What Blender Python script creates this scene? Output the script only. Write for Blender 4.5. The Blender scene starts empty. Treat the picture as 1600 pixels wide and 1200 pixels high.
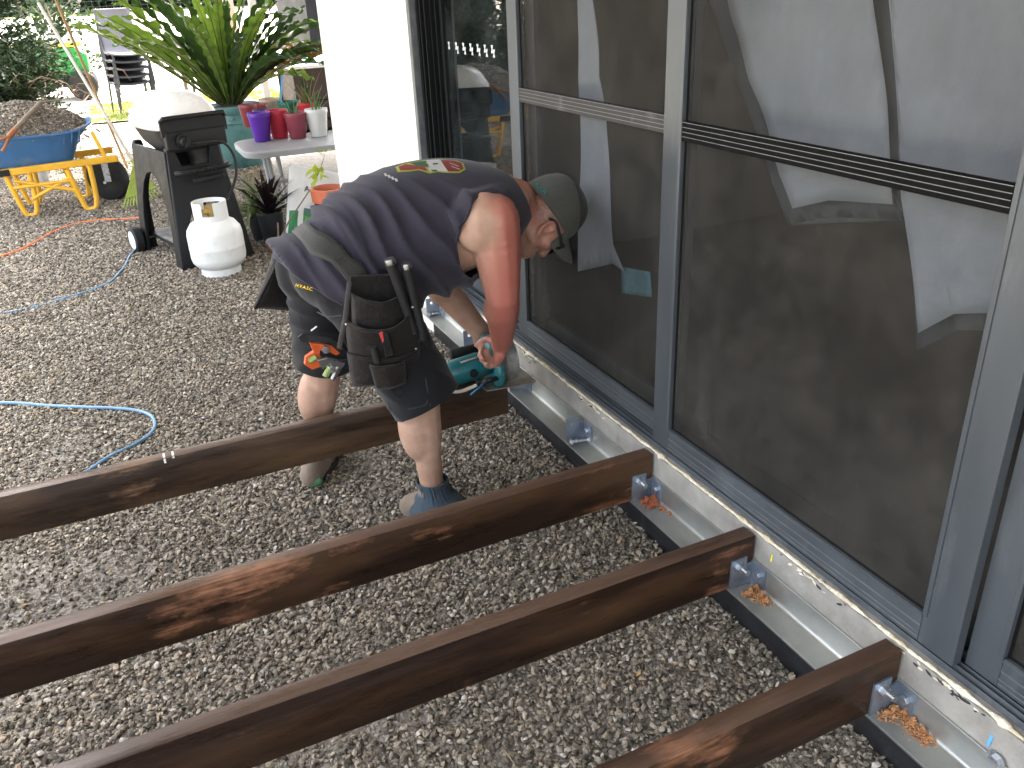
import bpy, bmesh, math, random
import numpy as np
from mathutils import Vector, Matrix, Euler, noise as mnoise
from mathutils.bvhtree import BVHTree

rnd = random.Random(11)
scene = bpy.context.scene
COL = scene.collection
R = math.radians

# ------------------------------------------------------------------ camera
CAM = Vector((-1.2229, -1.7566, 1.5448))
F = 1303.846                     # focal length in pixels of the 1600 px wide photograph
YAW, PITCH, ROLL = 0.41729, 0.44392, -0.0459
def _cam_axes():
    cy, sy = math.cos(YAW), math.sin(YAW)
    fwd = Vector((sy*math.cos(PITCH), cy*math.cos(PITCH), -math.sin(PITCH)))
    right = Vector((cy, -sy, 0)); up = right.cross(fwd)
    c, s = math.cos(ROLL), math.sin(ROLL)
    return c*right + s*up, -s*right + c*up, fwd
RT, UP, FW = _cam_axes()
cam = bpy.data.cameras.new('camera'); cam.sensor_width = 36; cam.lens = F/1600*36
cam.clip_start = .02; cam.clip_end = 400
camo = bpy.data.objects.new('camera', cam); COL.objects.link(camo)
mw = Matrix((RT, UP, -FW)).transposed().to_4x4(); mw.translation = CAM
camo.matrix_world = mw
scene.camera = camo

# ------------------------------------------------------------------ sky and sun
SUN_EL, SUN_AZ = R(57), R(14)      # azimuth from +Y towards +X; the sun stands high beyond the yard
world = bpy.data.worlds.new('World'); scene.world = world; world.use_nodes = True
wn = world.node_tree.nodes; wl = world.node_tree.links
sky = wn.new('ShaderNodeTexSky'); sky.sky_type = 'NISHITA'; sky.sun_disc = False
sky.sun_elevation = SUN_EL; sky.sun_rotation = SUN_AZ
sky.air_density = 1.0; sky.dust_density = 6.0; sky.ozone_density = 1.0
hs0 = wn.new('ShaderNodeHueSaturation'); hs0.inputs['Saturation'].default_value = .38      # thin high cloud whitens the sky
wl.new(sky.outputs[0], hs0.inputs['Color']); wl.new(hs0.outputs[0], wn['Background'].inputs[0]); wn['Background'].inputs[1].default_value = 0.15
sd = bpy.data.lights.new('sun', 'SUN'); sd.energy = 2.6; sd.angle = R(0.6); sd.color = (1, .94, .85)
so = bpy.data.objects.new('sun', sd); COL.objects.link(so)
sdir = Vector((math.sin(SUN_AZ)*math.cos(SUN_EL), math.cos(SUN_AZ)*math.cos(SUN_EL), math.sin(SUN_EL)))
so.rotation_euler = sdir.to_track_quat('Z', 'Y').to_euler(); so.location = (-8, 12, 14)
scene.view_settings.view_transform = 'Standard'; scene.view_settings.look = 'None'
scene.view_settings.exposure = 3.35; scene.view_settings.gamma = 1
scene.view_settings.use_curve_mapping = False
scene.cycles.max_bounces = 8; scene.cycles.transparent_max_bounces = 12

# ------------------------------------------------------------------ measuring: a pixel of the photograph and one known coordinate give a point
def ray(px, py): return RT*((px-800)/F) - UP*((py-600)/F) + FW
def on_z(px, py, z=0.): d = ray(px, py); return CAM + d*((z-CAM.z)/d.z)
def on_x(px, py, x): d = ray(px, py); return CAM + d*((x-CAM.x)/d.x)
def on_y(px, py, y): d = ray(px, py); return CAM + d*((y-CAM.y)/d.y)

# ------------------------------------------------------------------ helpers
ORG = {}
def tag(o, label=None, cat=None, group=None, kind=None):
    if label: o['label'] = label
    if cat: o['category'] = cat
    if group: o['group'] = group
    if kind: o['kind'] = kind
    return o
def thing(name, loc, label, cat, group=None, rz=0.):
    o = bpy.data.objects.new(name, None); COL.objects.link(o)
    o.empty_display_size = .1
    o.location = loc; o.rotation_euler = (0, 0, rz); ORG[o.name] = Vector(loc)
    return tag(o, label, cat, group)
def copy_tree(o, parent=None):
    c = o.copy(); COL.objects.link(c)
    if parent is not None: c.parent = parent
    ORG[c.name] = ORG.get(o.name, Vector())
    for ch in list(o.children): copy_tree(ch, c)
    return c
def rotm(e): return Euler(e).to_matrix()
def frame(z, hint=(0, 0, 1)):
    z = Vector(z).normalized(); h = Vector(hint)
    if abs(z.dot(h)) > .98: h = Vector((0, 1, 0))
    x = h.cross(z).normalized(); y = z.cross(x)
    return x, y, z
class MB:
    def __init__(s): s.v = []; s.f = []; s.m = []; s.mi = 0
    def add(s, vs, fs):
        b = len(s.v); s.v += [tuple(v) for v in vs]
        for f in fs: s.f.append([i+b for i in f]); s.m.append(s.mi)
        return s
    def box(s, c, size, rot=None):
        hx, hy, hz = [k/2 for k in size]; c = Vector(c)
        vs = [Vector((x, y, z)) for z in (-hz, hz) for y in (-hy, hy) for x in (-hx, hx)]
        if rot is not None:
            m = rot if isinstance(rot, Matrix) else rotm(rot)
            vs = [m @ v for v in vs]
        return s.add([v+c for v in vs], [(0,2,3,1),(4,5,7,6),(0,1,5,4),(2,6,7,3),(0,4,6,2),(1,3,7,5)])
    def bb(s, lo, hi):
        lo = Vector(lo); hi = Vector(hi); return s.box((lo+hi)/2, hi-lo)
    def ring_loft(s, rings, caps=True, closed=True):
        n = len(rings[0]); vs = [p for r in rings for p in r]; fs = []
        for i in range(len(rings)-1):
            for j in range(n if closed else n-1):
                k = (j+1) % n
                fs.append((i*n+j, i*n+k, (i+1)*n+k, (i+1)*n+j))
        if caps and closed:
            fs.append(tuple(range(n-1, -1, -1))); b = (len(rings)-1)*n
            fs.append(tuple(b+j for j in range(n)))
        return s.add(vs, fs)
    def tube(s, pts, r, n=8, caps=True, sq=None):
        pts = [Vector(p) for p in pts]; rr = r if isinstance(r, (list, tuple)) else [r]*len(pts)
        rings = []; px = None
        for i, p in enumerate(pts):
            a = pts[max(0, i-1)]; b = pts[min(len(pts)-1, i+1)]; t = (b-a).normalized()
            if px is None: px = frame(t)[0]
            px = (px - t*px.dot(t)).normalized(); py = t.cross(px)
            e = 1. if sq is None else sq
            rings.append([p + px*(math.cos(2*math.pi*j/n)*rr[i]) + py*(math.sin(2*math.pi*j/n)*rr[i]*e) for j in range(n)])
        return s.ring_loft(rings, caps)
    def cyl(s, a, b, r, r2=None, n=16): return s.tube([a, b], [r, r if r2 is None else r2], n)
    def lathe(s, prof, o=(0,0,0), n=24, axis=(0,0,1), caps=True, sx=1., sy=1.):
        x, y, z = frame(axis, (0, 1, 0) if abs(axis[2]) > .9 else (0, 0, 1)); o = Vector(o)
        rings = [[o + x*(r*sx*math.cos(2*math.pi*j/n)) + y*(r*sy*math.sin(2*math.pi*j/n)) + z*h for j in range(n)] for r, h in prof]
        return s.ring_loft(rings, caps)
    def prism(s, poly, d, off=None):
        d = Vector(d); poly = [Vector(p) for p in poly]; n = len(poly)
        if off is not None: poly = [p+Vector(off) for p in poly]
        vs = poly + [p+d for p in poly]
        fs = [tuple(range(n-1, -1, -1)), tuple(range(n, 2*n))] + [(i, (i+1) % n, n+(i+1) % n, n+i) for i in range(n)]
        return s.add(vs, fs)
    def ell(s, c, r, rot=None, nu=14, nv=9):
        c = Vector(c); r = (r,)*3 if not hasattr(r, '__len__') else r
        m = None if rot is None else (rot if isinstance(rot, Matrix) else rotm(rot)); vs = []; fs = []
        def P(x, y, z):
            v = Vector((x*r[0], y*r[1], z*r[2])); return (v if m is None else m @ v)+c
        vs.append(P(0, 0, -1))
        for i in range(1, nv):
            t = math.pi*i/nv
            for j in range(nu):
                a = 2*math.pi*j/nu; vs.append(P(math.sin(t)*math.cos(a), math.sin(t)*math.sin(a), -math.cos(t)))
        vs.append(P(0, 0, 1)); e = len(vs)-1
        for j in range(nu): fs.append((0, 1+(j+1) % nu, 1+j))
        for i in range(nv-2):
            for j in range(nu):
                a = 1+i*nu; k = (j+1) % nu; fs.append((a+j, a+k, a+nu+k, a+nu+j))
        a = 1+(nv-2)*nu
        for j in range(nu): fs.append((a+j, a+(j+1) % nu, e))
        return s.add(vs, fs)
    def caps(s, pts, rad, step=.4):
        """a limb: overlapping balls along a chain, for the voxel remesher"""
        for i in range(len(pts)-1):
            a, b = Vector(pts[i]), Vector(pts[i+1]); ra, rb = rad[i], rad[i+1]
            k = max(1, int((b-a).length/(min(ra, rb)*step)))
            for j in range(k+1):
                t = j/k; s.ell(a.lerp(b, t), ra+(rb-ra)*t, None, 12, 8)
        return s
    def grid(s, fn, nu, nv):
        vs = [fn(i/nu, j/nv) for j in range(nv+1) for i in range(nu+1)]
        return s.add(vs, [(j*(nu+1)+i, j*(nu+1)+i+1, (j+1)*(nu+1)+i+1, (j+1)*(nu+1)+i) for j in range(nv) for i in range(nu)])
    def mesh(s, name):
        me = bpy.data.meshes.new(name); me.from_pydata(s.v, [], s.f); return me
    def build(s, name, mat, parent=None, smooth=35, bevel=0., local=False, solid=0., sub=0, bseg=2):
        me = s.mesh(name); ob = link(name, me, mat, parent, local)
        if any(s.m): me.polygons.foreach_set('material_index', s.m)
        bm = bmesh.new(); bm.from_mesh(me); bmesh.ops.recalc_face_normals(bm, faces=bm.faces); bm.to_mesh(me); bm.free()
        if smooth: me.shade_smooth(); me.set_sharp_from_angle(angle=R(smooth))
        if solid: m = ob.modifiers.new('solid', 'SOLIDIFY'); m.thickness = solid; m.offset = 0
        if bevel:
            m = ob.modifiers.new('bevel', 'BEVEL'); m.width = bevel; m.segments = bseg; m.limit_method = 'ANGLE'; m.angle_limit = R(40)
            m.harden_normals = False
        if sub: m = ob.modifiers.new('sub', 'SUBSURF'); m.levels = sub; m.render_levels = sub
        return ob
def link(name, me, mat, parent=None, local=False):
    ob = bpy.data.objects.new(name, me); COL.objects.link(ob)
    for m in (mat if isinstance(mat, (list, tuple)) else [mat]): me.materials.append(m)
    if parent is not None:
        o = ORG.get(parent.name, Vector()); ob.parent = parent
        if not local: me.transform(Matrix.Translation(-o))
        ORG[ob.name] = o
    else: ORG[ob.name] = Vector()
    return ob
def recenter(ob):
    """origin of a free-standing mesh to the middle of its foot"""
    me = ob.data; co = np.empty(len(me.vertices)*3); me.vertices.foreach_get('co', co); co = co.reshape(-1, 3)
    c = (co.min(0)+co.max(0))/2; c[2] = co[:, 2].min(); me.transform(Matrix.Translation(-Vector(c))); ob.location = Vector(c)
    ORG[ob.name] = Vector(c); return ob
def remesh(mb, voxel, smooth=6, fac=.5):
    me = mb.mesh('tmp'); ob = bpy.data.objects.new('tmp', me); COL.objects.link(ob)
    m = ob.modifiers.new('r', 'REMESH'); m.mode = 'VOXEL'; m.voxel_size = voxel; m.use_smooth_shade = True
    if smooth: m = ob.modifiers.new('s', 'SMOOTH'); m.factor = fac; m.iterations = smooth
    dg = bpy.context.evaluated_depsgraph_get(); dg.update()
    out = bpy.data.meshes.new_from_object(ob.evaluated_get(dg), depsgraph=dg)
    bpy.data.objects.remove(ob); bpy.data.meshes.remove(me); out.materials.clear(); return out
def text_mesh(txt, size, ext=.0004, spacing=1.):
    cu = bpy.data.curves.new('t', 'FONT'); cu.body = txt; cu.size = size; cu.extrude = ext; cu.align_x = 'CENTER'; cu.align_y = 'CENTER'
    cu.space_character = spacing; cu.resolution_u = 3
    ob = bpy.data.objects.new('t', cu); COL.objects.link(ob); dg = bpy.context.evaluated_depsgraph_get(); dg.update()
    me = bpy.data.meshes.new_from_object(ob.evaluated_get(dg), depsgraph=dg); bpy.data.objects.remove(ob); return me
def fbm(p, o=4): return mnoise.fractal(Vector(p), 1., 2., o)

# ------------------------------------------------------------------ materials
def nd(nt, t, **kw):
    n = nt.nodes.new(t)
    for k, v in kw.items(): setattr(n, k, v)
    return n
def mat(name, col, rough=.6, metal=0., var=.14, vs=9., bump=0., bs=80., col2=None, lo=.35, hi=.65, st=(1, 1, 1), spec=.5, rvar=.12,
        dirt=None, ds=3., dl=.55, dh=.7, coat=0., alpha=None, emit=None, sub=0.):
    m = bpy.data.materials.new(name); m.use_nodes = True; nt = m.node_tree; b = nt.nodes['Principled BSDF']; L = nt.links.new
    tc = nd(nt, 'ShaderNodeTexCoord'); mp = nd(nt, 'ShaderNodeMapping'); mp.inputs['Scale'].default_value = st
    oi = nd(nt, 'ShaderNodeObjectInfo'); L(tc.outputs['Object'], mp.inputs[0])
    ad = nd(nt, 'ShaderNodeVectorMath', operation='MULTIPLY_ADD'); L(oi.outputs['Random'], ad.inputs[0]); ad.inputs[1].default_value = (17, 31, 23); L(mp.outputs[0], ad.inputs[2])
    n1 = nd(nt, 'ShaderNodeTexNoise'); n1.inputs['Scale'].default_value = vs; n1.inputs['Detail'].default_value = 6; n1.inputs['Roughness'].default_value = .6
    L(ad.outputs[0], n1.inputs['Vector'])
    cr = nd(nt, 'ShaderNodeValToRGB'); L(n1.outputs[0], cr.inputs[0])
    c1 = [max(0, c*(1-var)) for c in col]; c2 = [c*(1+var) for c in col] if col2 is None else col2
    cr.color_ramp.elements[0].position = lo; cr.color_ramp.elements[0].color = (*c1, 1)
    cr.color_ramp.elements[1].position = hi; cr.color_ramp.elements[1].color = (*c2, 1)
    out = cr.outputs[0]
    if dirt is not None:
        n2 = nd(nt, 'ShaderNodeTexNoise'); n2.inputs['Scale'].default_value = ds; n2.inputs['Detail'].default_value = 8; n2.inputs['Roughness'].default_value = .65
        L(ad.outputs[0], n2.inputs['Vector']); mr = nd(nt, 'ShaderNodeMapRange'); mr.inputs[1].default_value = dl; mr.inputs[2].default_value = dh
        L(n2.outputs[0], mr.inputs[0]); mx = nd(nt, 'ShaderNodeMix', data_type='RGBA'); L(mr.outputs[0], mx.inputs[0]); L(out, mx.inputs[6]); mx.inputs[7].default_value = (*dirt, 1); out = mx.outputs[2]
    L(out, b.inputs['Base Color'])
    rr = nd(nt, 'ShaderNodeMapRange'); rr.inputs[3].default_value = max(.03, rough-rvar); rr.inputs[4].default_value = min(1, rough+rvar)
    rr.inputs[1].default_value = .3; rr.inputs[2].default_value = .7; L(n1.outputs[0], rr.inputs[0]); L(rr.outputs[0], b.inputs['Roughness'])
    b.inputs['Metallic'].default_value = metal; b.inputs['Specular IOR Level'].default_value = spec
    if coat: b.inputs['Coat Weight'].default_value = coat; b.inputs['Coat Roughness'].default_value = .08
    if sub: b.inputs['Subsurface Weight'].default_value = sub; b.inputs['Subsurface Radius'].default_value = (.012, .005, .003)
    if bump:
        n3 = nd(nt, 'ShaderNodeTexNoise'); n3.inputs['Scale'].default_value = bs; n3.inputs['Detail'].default_value = 5; L(ad.outputs[0], n3.inputs['Vector'])
        bp = nd(nt, 'ShaderNodeBump'); bp.inputs['Strength'].default_value = bump; bp.inputs['Distance'].default_value = .01; L(n3.outputs[0], bp.inputs['Height']); L(bp.outputs[0], b.inputs['Normal'])
    if emit: b.inputs['Emission Color'].default_value = (*emit[0], 1); b.inputs['Emission Strength'].default_value = emit[1]
    return m
def leafmat(name, col, col2, trans=.35, rough=.45, vs=6.):
    m = mat(name, col, rough, 0, .2, vs, col2=col2, lo=.3, hi=.7); nt = m.node_tree; b = nt.nodes['Principled BSDF']
    out = nt.nodes['Material Output']; t = nd(nt, 'ShaderNodeBsdfTranslucent'); mx = nd(nt, 'ShaderNodeMixShader'); mx.inputs[0].default_value = trans
    src = b.inputs['Base Color'].links[0].from_socket
    hs = nd(nt, 'ShaderNodeHueSaturation'); hs.inputs['Value'].default_value = 1.6; hs.inputs['Hue'].default_value = .48; nt.links.new(src, hs.inputs['Color']); nt.links.new(hs.outputs[0], t.inputs[0])
    nt.links.new(b.outputs[0], mx.inputs[1]); nt.links.new(t.outputs[0], mx.inputs[2]); nt.links.new(mx.outputs[0], out.inputs[0]); return m
# ================================================================== materials of the place
m_ground = mat('ground_dirt', (.125, .098, .066), .95, 0, .3, 14, bump=.6, bs=160, col2=(.2, .175, .145), dirt=(.30, .28, .25), ds=95, dl=.5, dh=.56)
m_conc = mat('concrete', (.30, .285, .255), .85, 0, .2, 11, bump=.25, bs=120, dirt=(.13, .12, .11), ds=4.5, dl=.55, dh=.75)
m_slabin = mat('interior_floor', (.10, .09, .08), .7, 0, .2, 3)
m_foam = mat('sealant_foam', (.66, .56, .38), .85, 0, .15, 30, bump=.8, bs=90, col2=(.8, .74, .6), dirt=(.34, .29, .22), ds=7, dl=.55, dh=.75)
m_membrane = mat('black_membrane', (.018, .0185, .021), .42, 0, .3, 7, bump=.12, bs=50, dirt=(.07, .07, .075), ds=22, dl=.58, dh=.75)
m_galv = mat('galvanised_steel', (.41, .42, .40), .46, .8, .1, 5, bump=.05, bs=30, col2=(.50, .51, .485), dirt=(.32, .315, .285), ds=6, dl=.5, dh=.75)
m_zinc = mat('zinc_plate', (.27, .325, .40), .42, .75, .12, 18, col2=(.35, .41, .49))
m_bolt = mat('bolt_steel', (.50, .52, .55), .33, .9, .12, 40)
m_alu = mat('grey_aluminium', (.075, .086, .097), .42, .25, .13, 5, bump=.03, bs=40, st=(1, 1, .25), dirt=(.15, .165, .178), ds=7, dl=.56, dh=.8)
m_aludark = mat('dark_aluminium', (.005, .006, .0065), .6, .0, .2, 6, spec=.12)
m_alulite = mat('scuffed_aluminium', (.16, .17, .18), .4, .4, .18, 22)
m_greyrail = mat('grey_rail', (.045, .043, .042), .6, .1, .25, 14, spec=.25, dirt=(.12, .12, .12), ds=8, dl=.58, dh=.75)
m_blackrail = mat('black_rail', (.004, .004, .0042), .75, 0, .2, 30, spec=.1, dirt=(.016, .016, .016), ds=12, dl=.6, dh=.8)
m_brush = mat('black_brush_pile', (.004, .004, .004), .85, spec=.2)
m_render = mat('white_render', (.80, .775, .73), .9, 0, .03, 6, bump=.15, bs=220)
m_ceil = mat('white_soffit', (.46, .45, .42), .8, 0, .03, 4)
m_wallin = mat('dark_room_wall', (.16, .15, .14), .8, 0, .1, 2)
m_sheet = mat('white_plastic_sheet', (.40, .455, .52), .6, 0, .10, 5, bump=.8, bs=5, spec=.3)
m_sheet_shadow = mat('blue_grey_sheet_shadow', (.055, .075, .092), .7, 0, .15, 5, spec=.2)  # dark tone standing in for the shadow of the white sheets
m_bluecloth = mat('teal_cloth', (.12, .30, .36), .8, 0, .25, 12, bump=.3, bs=20)

def wood_mat(name, base, worn, raw, worn_amt, raw_amt):
    """stained hardwood: streaks along X, worn paler streaks and raw orange scrapes"""
    m = bpy.data.materials.new(name); m.use_nodes = True; nt = m.node_tree; b = nt.nodes['Principled BSDF']; L = nt.links.new
    tc = nd(nt, 'ShaderNodeTexCoord'); oi = nd(nt, 'ShaderNodeObjectInfo')
    def noi(scale, st, det=6, ro=.6):
        mp = nd(nt, 'ShaderNodeMapping'); mp.inputs['Scale'].default_value = st; L(tc.outputs['Object'], mp.inputs[0])
        ad = nd(nt, 'ShaderNodeVectorMath', operation='MULTIPLY_ADD'); L(oi.outputs['Random'], ad.inputs[0]); ad.inputs[1].default_value = (37, 11, 53); L(mp.outputs[0], ad.inputs[2])
        n = nd(nt, 'ShaderNodeTexNoise'); n.inputs['Scale'].default_value = scale; n.inputs['Detail'].default_value = det; n.inputs['Roughness'].default_value = ro
        L(ad.outputs[0], n.inputs['Vector']); return n.outputs[0]
    def mr(x, a, c, to=1.):
        n = nd(nt, 'ShaderNodeMapRange'); n.inputs[1].default_value = a; n.inputs[2].default_value = c; n.inputs[4].default_value = to; L(x, n.inputs[0]); return n.outputs[0]
    def mix(f, a, c):
        n = nd(nt, 'ShaderNodeMix', data_type='RGBA'); L(f, n.inputs[0])
        for k, v in ((6, a), (7, c)):
            if isinstance(v, tuple): n.inputs[k].default_value = (*v, 1)
            else: L(v, n.inputs[k])
        return n.outputs[2]
    grain = noi(26, (.09, 1, 1)); fine = noi(120, (.05, 1, 1)); streak = noi(7, (.22, 1, 1.)); patch = noi(5.5, (.55, 1, 1.3), 7, .65); blot = noi(2.2, (.5, 1, 1))
    c = mix(mr(grain, .35, .7), tuple(k*.6 for k in base), tuple(k*1.45 for k in base))
    c = mix(mr(streak, .46, .74, worn_amt), c, worn)
    c = mix(mr(blot, .45, .7, .5), c, tuple(k*.75+.006 for k in base))
    n = nd(nt, 'ShaderNodeMath', operation='MULTIPLY'); L(mr(patch, .57, .67, raw_amt), n.inputs[0]); L(mr(fine, .3, .55), n.inputs[1])
    c = mix(n.outputs[0], c, raw)
    # the sawn top edge is greyer and rougher than the oiled sides
    ge = nd(nt, 'ShaderNodeNewGeometry'); sp = nd(nt, 'ShaderNodeSeparateXYZ'); L(ge.outputs['True Normal'], sp.inputs[0])
    up = mr(sp.outputs[2], .6, .9)
    n = nd(nt, 'ShaderNodeMath', operation='MULTIPLY'); L(up, n.inputs[0]); L(mr(noi(9, (.16, 1, 1)), .3, .62, .8), n.inputs[1])
    c = mix(n.outputs[0], c, (.110, .068, .047))
    L(c, b.inputs['Base Color']); L(mr(grain, .2, .8, .72), b.inputs['Roughness']); b.inputs['Specular IOR Level'].default_value = .35
    bp = nd(nt, 'ShaderNodeBump'); bp.inputs['Strength'].default_value = .35; bp.inputs['Distance'].default_value = .004; L(fine, bp.inputs['Height']); L(bp.outputs[0], b.inputs['Normal'])
    return m
m_joist = wood_mat('oiled_hardwood', (.022, .0095, .005), (.105, .052, .022), (.30, .135, .072), .95, 1.)
m_joist_far = wood_mat('browner_hardwood', (.028, .0155, .010), (.115, .066, .033), (.24, .135, .07), .95, .9)

def screen_mat():
    m = bpy.data.materials.new('fly_screen_mesh'); m.use_nodes = True; nt = m.node_tree; b = nt.nodes['Principled BSDF']; L = nt.links.new
    tc = nd(nt, 'ShaderNodeTexCoord')
    def noi(s, det, st=(1, 1, 1), ro=.6):
        mp = nd(nt, 'ShaderNodeMapping'); mp.inputs['Scale'].default_value = st; L(tc.outputs['Object'], mp.inputs[0])
        n = nd(nt, 'ShaderNodeTexNoise'); n.inputs['Scale'].default_value = s; n.inputs['Detail'].default_value = det; n.inputs['Roughness'].default_value = ro; L(mp.outputs[0], n.inputs['Vector']); return n.outputs[0]
    a = noi(2.6, 9, (1, 1, 1), .68); d = noi(70, 2); w = noi(16, 4, (1, 1, .3))
    cr = nd(nt, 'ShaderNodeValToRGB'); L(a, cr.inputs[0]); cr.color_ramp.elements[0].position = .38; cr.color_ramp.elements[0].color = (.029, .027, .0238, 1)
    cr.color_ramp.elements[1].position = .66; cr.color_ramp.elements[1].color = (.064, .060, .053, 1)
    gr = noi(420, 2); sc = noi(60, 3, (1, .12, 1)); me_ = noi(14, 8, (1, 1, 1), .75)
    gm = nd(nt, 'ShaderNodeMapRange'); gm.inputs[1].default_value = .3; gm.inputs[2].default_value = .7; gm.inputs[3].default_value = .35; gm.inputs[4].default_value = 1.7; L(gr, gm.inputs[0])
    gm2 = nd(nt, 'ShaderNodeMapRange'); gm2.inputs[1].default_value = .35; gm2.inputs[2].default_value = .7; gm2.inputs[3].default_value = .78; gm2.inputs[4].default_value = 1.3; L(me_, gm2.inputs[0])
    gx_ = nd(nt, 'ShaderNodeMath', operation='MULTIPLY'); L(gm.outputs[0], gx_.inputs[0]); L(gm2.outputs[0], gx_.inputs[1])
    vm = nd(nt, 'ShaderNodeVectorMath', operation='SCALE'); L(cr.outputs[0], vm.inputs[0]); L(gx_.outputs[0], vm.inputs['Scale'])
    sp0 = nd(nt, 'ShaderNodeMapRange'); sp0.inputs[1].default_value = .735; sp0.inputs[2].default_value = .78; sp0.inputs[4].default_value = .7; L(d, sp0.inputs[0])
    sp1 = nd(nt, 'ShaderNodeMapRange'); sp1.inputs[1].default_value = .70; sp1.inputs[2].default_value = .80; sp1.inputs[4].default_value = .35; L(sc, sp1.inputs[0])
    sp = nd(nt, 'ShaderNodeMath', operation='MAXIMUM'); L(sp0.outputs[0], sp.inputs[0]); L(sp1.outputs[0], sp.inputs[1])
    mx = nd(nt, 'ShaderNodeMix', data_type='RGBA'); L(sp.outputs[0], mx.inputs[0]); L(vm.outputs[0], mx.inputs[6]); mx.inputs[7].default_value = (.22, .21, .20, 1)
    L(mx.outputs[2], b.inputs['Base Color']); b.inputs['Roughness'].default_value = .75; b.inputs['Specular IOR Level'].default_value = .1
    t = nd(nt, 'ShaderNodeBsdfTransparent'); ms = nd(nt, 'ShaderNodeMixShader')
    mr = nd(nt, 'ShaderNodeMapRange'); L(w, mr.inputs[0]); mr.inputs[3].default_value = .46; mr.inputs[4].default_value = .60; L(mr.outputs[0], ms.inputs[0])
    L(t.outputs[0], ms.inputs[1]); L(b.outputs[0], ms.inputs[2]); L(ms.outputs[0], nt.nodes['Material Output'].inputs[0]); return m
m_mesh = screen_mat()
def glass_mat():
    m = bpy.data.materials.new('dusty_glass'); m.use_nodes = True; nt = m.node_tree; L = nt.links.new
    nt.nodes.remove(nt.nodes['Principled BSDF'])
    t = nd(nt, 'ShaderNodeBsdfTransparent'); t.inputs[0].default_value = (.80, .86, .86, 1); g = nd(nt, 'ShaderNodeBsdfGlossy'); g.inputs['Roughness'].default_value = .015
    fr = nd(nt, 'ShaderNodeFresnel'); fr.inputs[0].default_value = 1.75; mx = nd(nt, 'ShaderNodeMixShader'); L(fr.outputs[0], mx.inputs[0]); L(t.outputs[0], mx.inputs[1]); L(g.outputs[0], mx.inputs[2])
    d = nd(nt, 'ShaderNodeBsdfDiffuse'); d.inputs[0].default_value = (.2, .23, .23, 1); tc = nd(nt, 'ShaderNodeTexCoord'); n = nd(nt, 'ShaderNodeTexNoise'); n.inputs['Scale'].default_value = 5; n.inputs['Detail'].default_value = 7
    L(tc.outputs['Object'], n.inputs['Vector']); mr = nd(nt, 'ShaderNodeMapRange'); L(n.outputs[0], mr.inputs[0]); mr.inputs[1].default_value = .4; mr.inputs[2].default_value = .85; mr.inputs[3].default_value = .01; mr.inputs[4].default_value = .10
    m2 = nd(nt, 'ShaderNodeMixShader'); L(mr.outputs[0], m2.inputs[0]); L(mx.outputs[0], m2.inputs[1]); L(d.outputs[0], m2.inputs[2]); L(m2.outputs[0], nt.nodes['Material Output'].inputs[0]); return m
m_glass = glass_mat()

# ================================================================== ground
def hgt(x, y):
    t = min(1, max(0, (y-15)/14)); z = 1.32*t*t*(3-2*t)
    return z + (.012*mnoise.noise((x*.9, y*.9, 3)) + .006*mnoise.noise((x*3, y*3, 7)) if y < 13 else 0)
xs = sorted(set([-45+5*i for i in range(7)]+[-10+.5*i for i in range(14)]+[-3.2+.1*i for i in range(34)]+[.2, .6, 1, 2, 4, 7, 10, 15, 20, 30, 45]))
ys = sorted(set([-14, -10, -7, -5, -3]+[-2+.1*i for i in range(70)]+[5+.5*i for i in range(50)]+[30+5*i for i in range(16)]))
mb = MB(); vs = [(x, y, hgt(x, y)-(.012 if y < 13 else 0)) for y in ys for x in xs]; nx = len(xs)
mb.add(vs, [(j*nx+i, j*nx+i+1, (j+1)*nx+i+1, (j+1)*nx+i) for j in range(len(ys)-1) for i in range(nx-1)])
g = mb.build('ground', m_ground, smooth=60); tag(g, kind='structure')

# crushed stone: instanced pebbles, dense where the photograph is near, thinning with distance
def stone_mesh(i):
    r2 = random.Random(100+i); bm = bmesh.new(); bmesh.ops.create_icosphere(bm, subdivisions=1, radius=.5)
    sx, sy, sz = 1.15+r2.random()*.4, .75+r2.random()*.3, .45+r2.random()*.25
    for v in bm.verts:
        k = .78+.42*r2.random(); v.co = Vector((v.co.x*sx*k, v.co.y*sy*k, v.co.z*sz*k))
    me = bpy.data.meshes.new('pebble'); bm.to_mesh(me); bm.free(); return me
def stone_mat():
    m = bpy.data.materials.new('crushed_stone'); m.use_nodes = True; nt = m.node_tree; b = nt.nodes['Principled BSDF']; L = nt.links.new
    oi = nd(nt, 'ShaderNodeObjectInfo'); cr = nd(nt, 'ShaderNodeValToRGB'); L(oi.outputs['Random'], cr.inputs[0])
    e = cr.color_ramp.elements; e[0].position = 0; e[0].color = (.068, .058, .045, 1); e[1].position = 1; e[1].color = (.52, .465, .385, 1)
    for p, c in ((.3, (.15, .129, .101)), (.6, (.26, .226, .177)), (.85, (.38, .328, .254)), (.93, (.33, .245, .165)), (.955, (.47, .435, .385))):
        k = e.new(p); k.color = (*c, 1)
    tc = nd(nt, 'ShaderNodeTexCoord'); n = nd(nt, 'ShaderNodeTexNoise'); n.inputs['Scale'].default_value = 3; n.inputs['Detail'].default_value = 4; L(tc.outputs['Object'], n.inputs['Vector'])
    mr = nd(nt, 'ShaderNodeMapRange'); mr.inputs[3].default_value = .7; mr.inputs[4].default_value = 1.3; L(n.outputs[0], mr.inputs[0])
    mx = nd(nt, 'ShaderNodeVectorMath', operation='SCALE'); L(cr.outputs[0], mx.inputs[0]); L(mr.outputs[0], mx.inputs['Scale'])
    L(mx.outputs[0], b.inputs['Base Color']); b.inputs['Roughness'].default_value = .8; b.inputs['Specular IOR Level'].default_value = .3; return m
m_stone = stone_mat()
STONES = []
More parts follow.
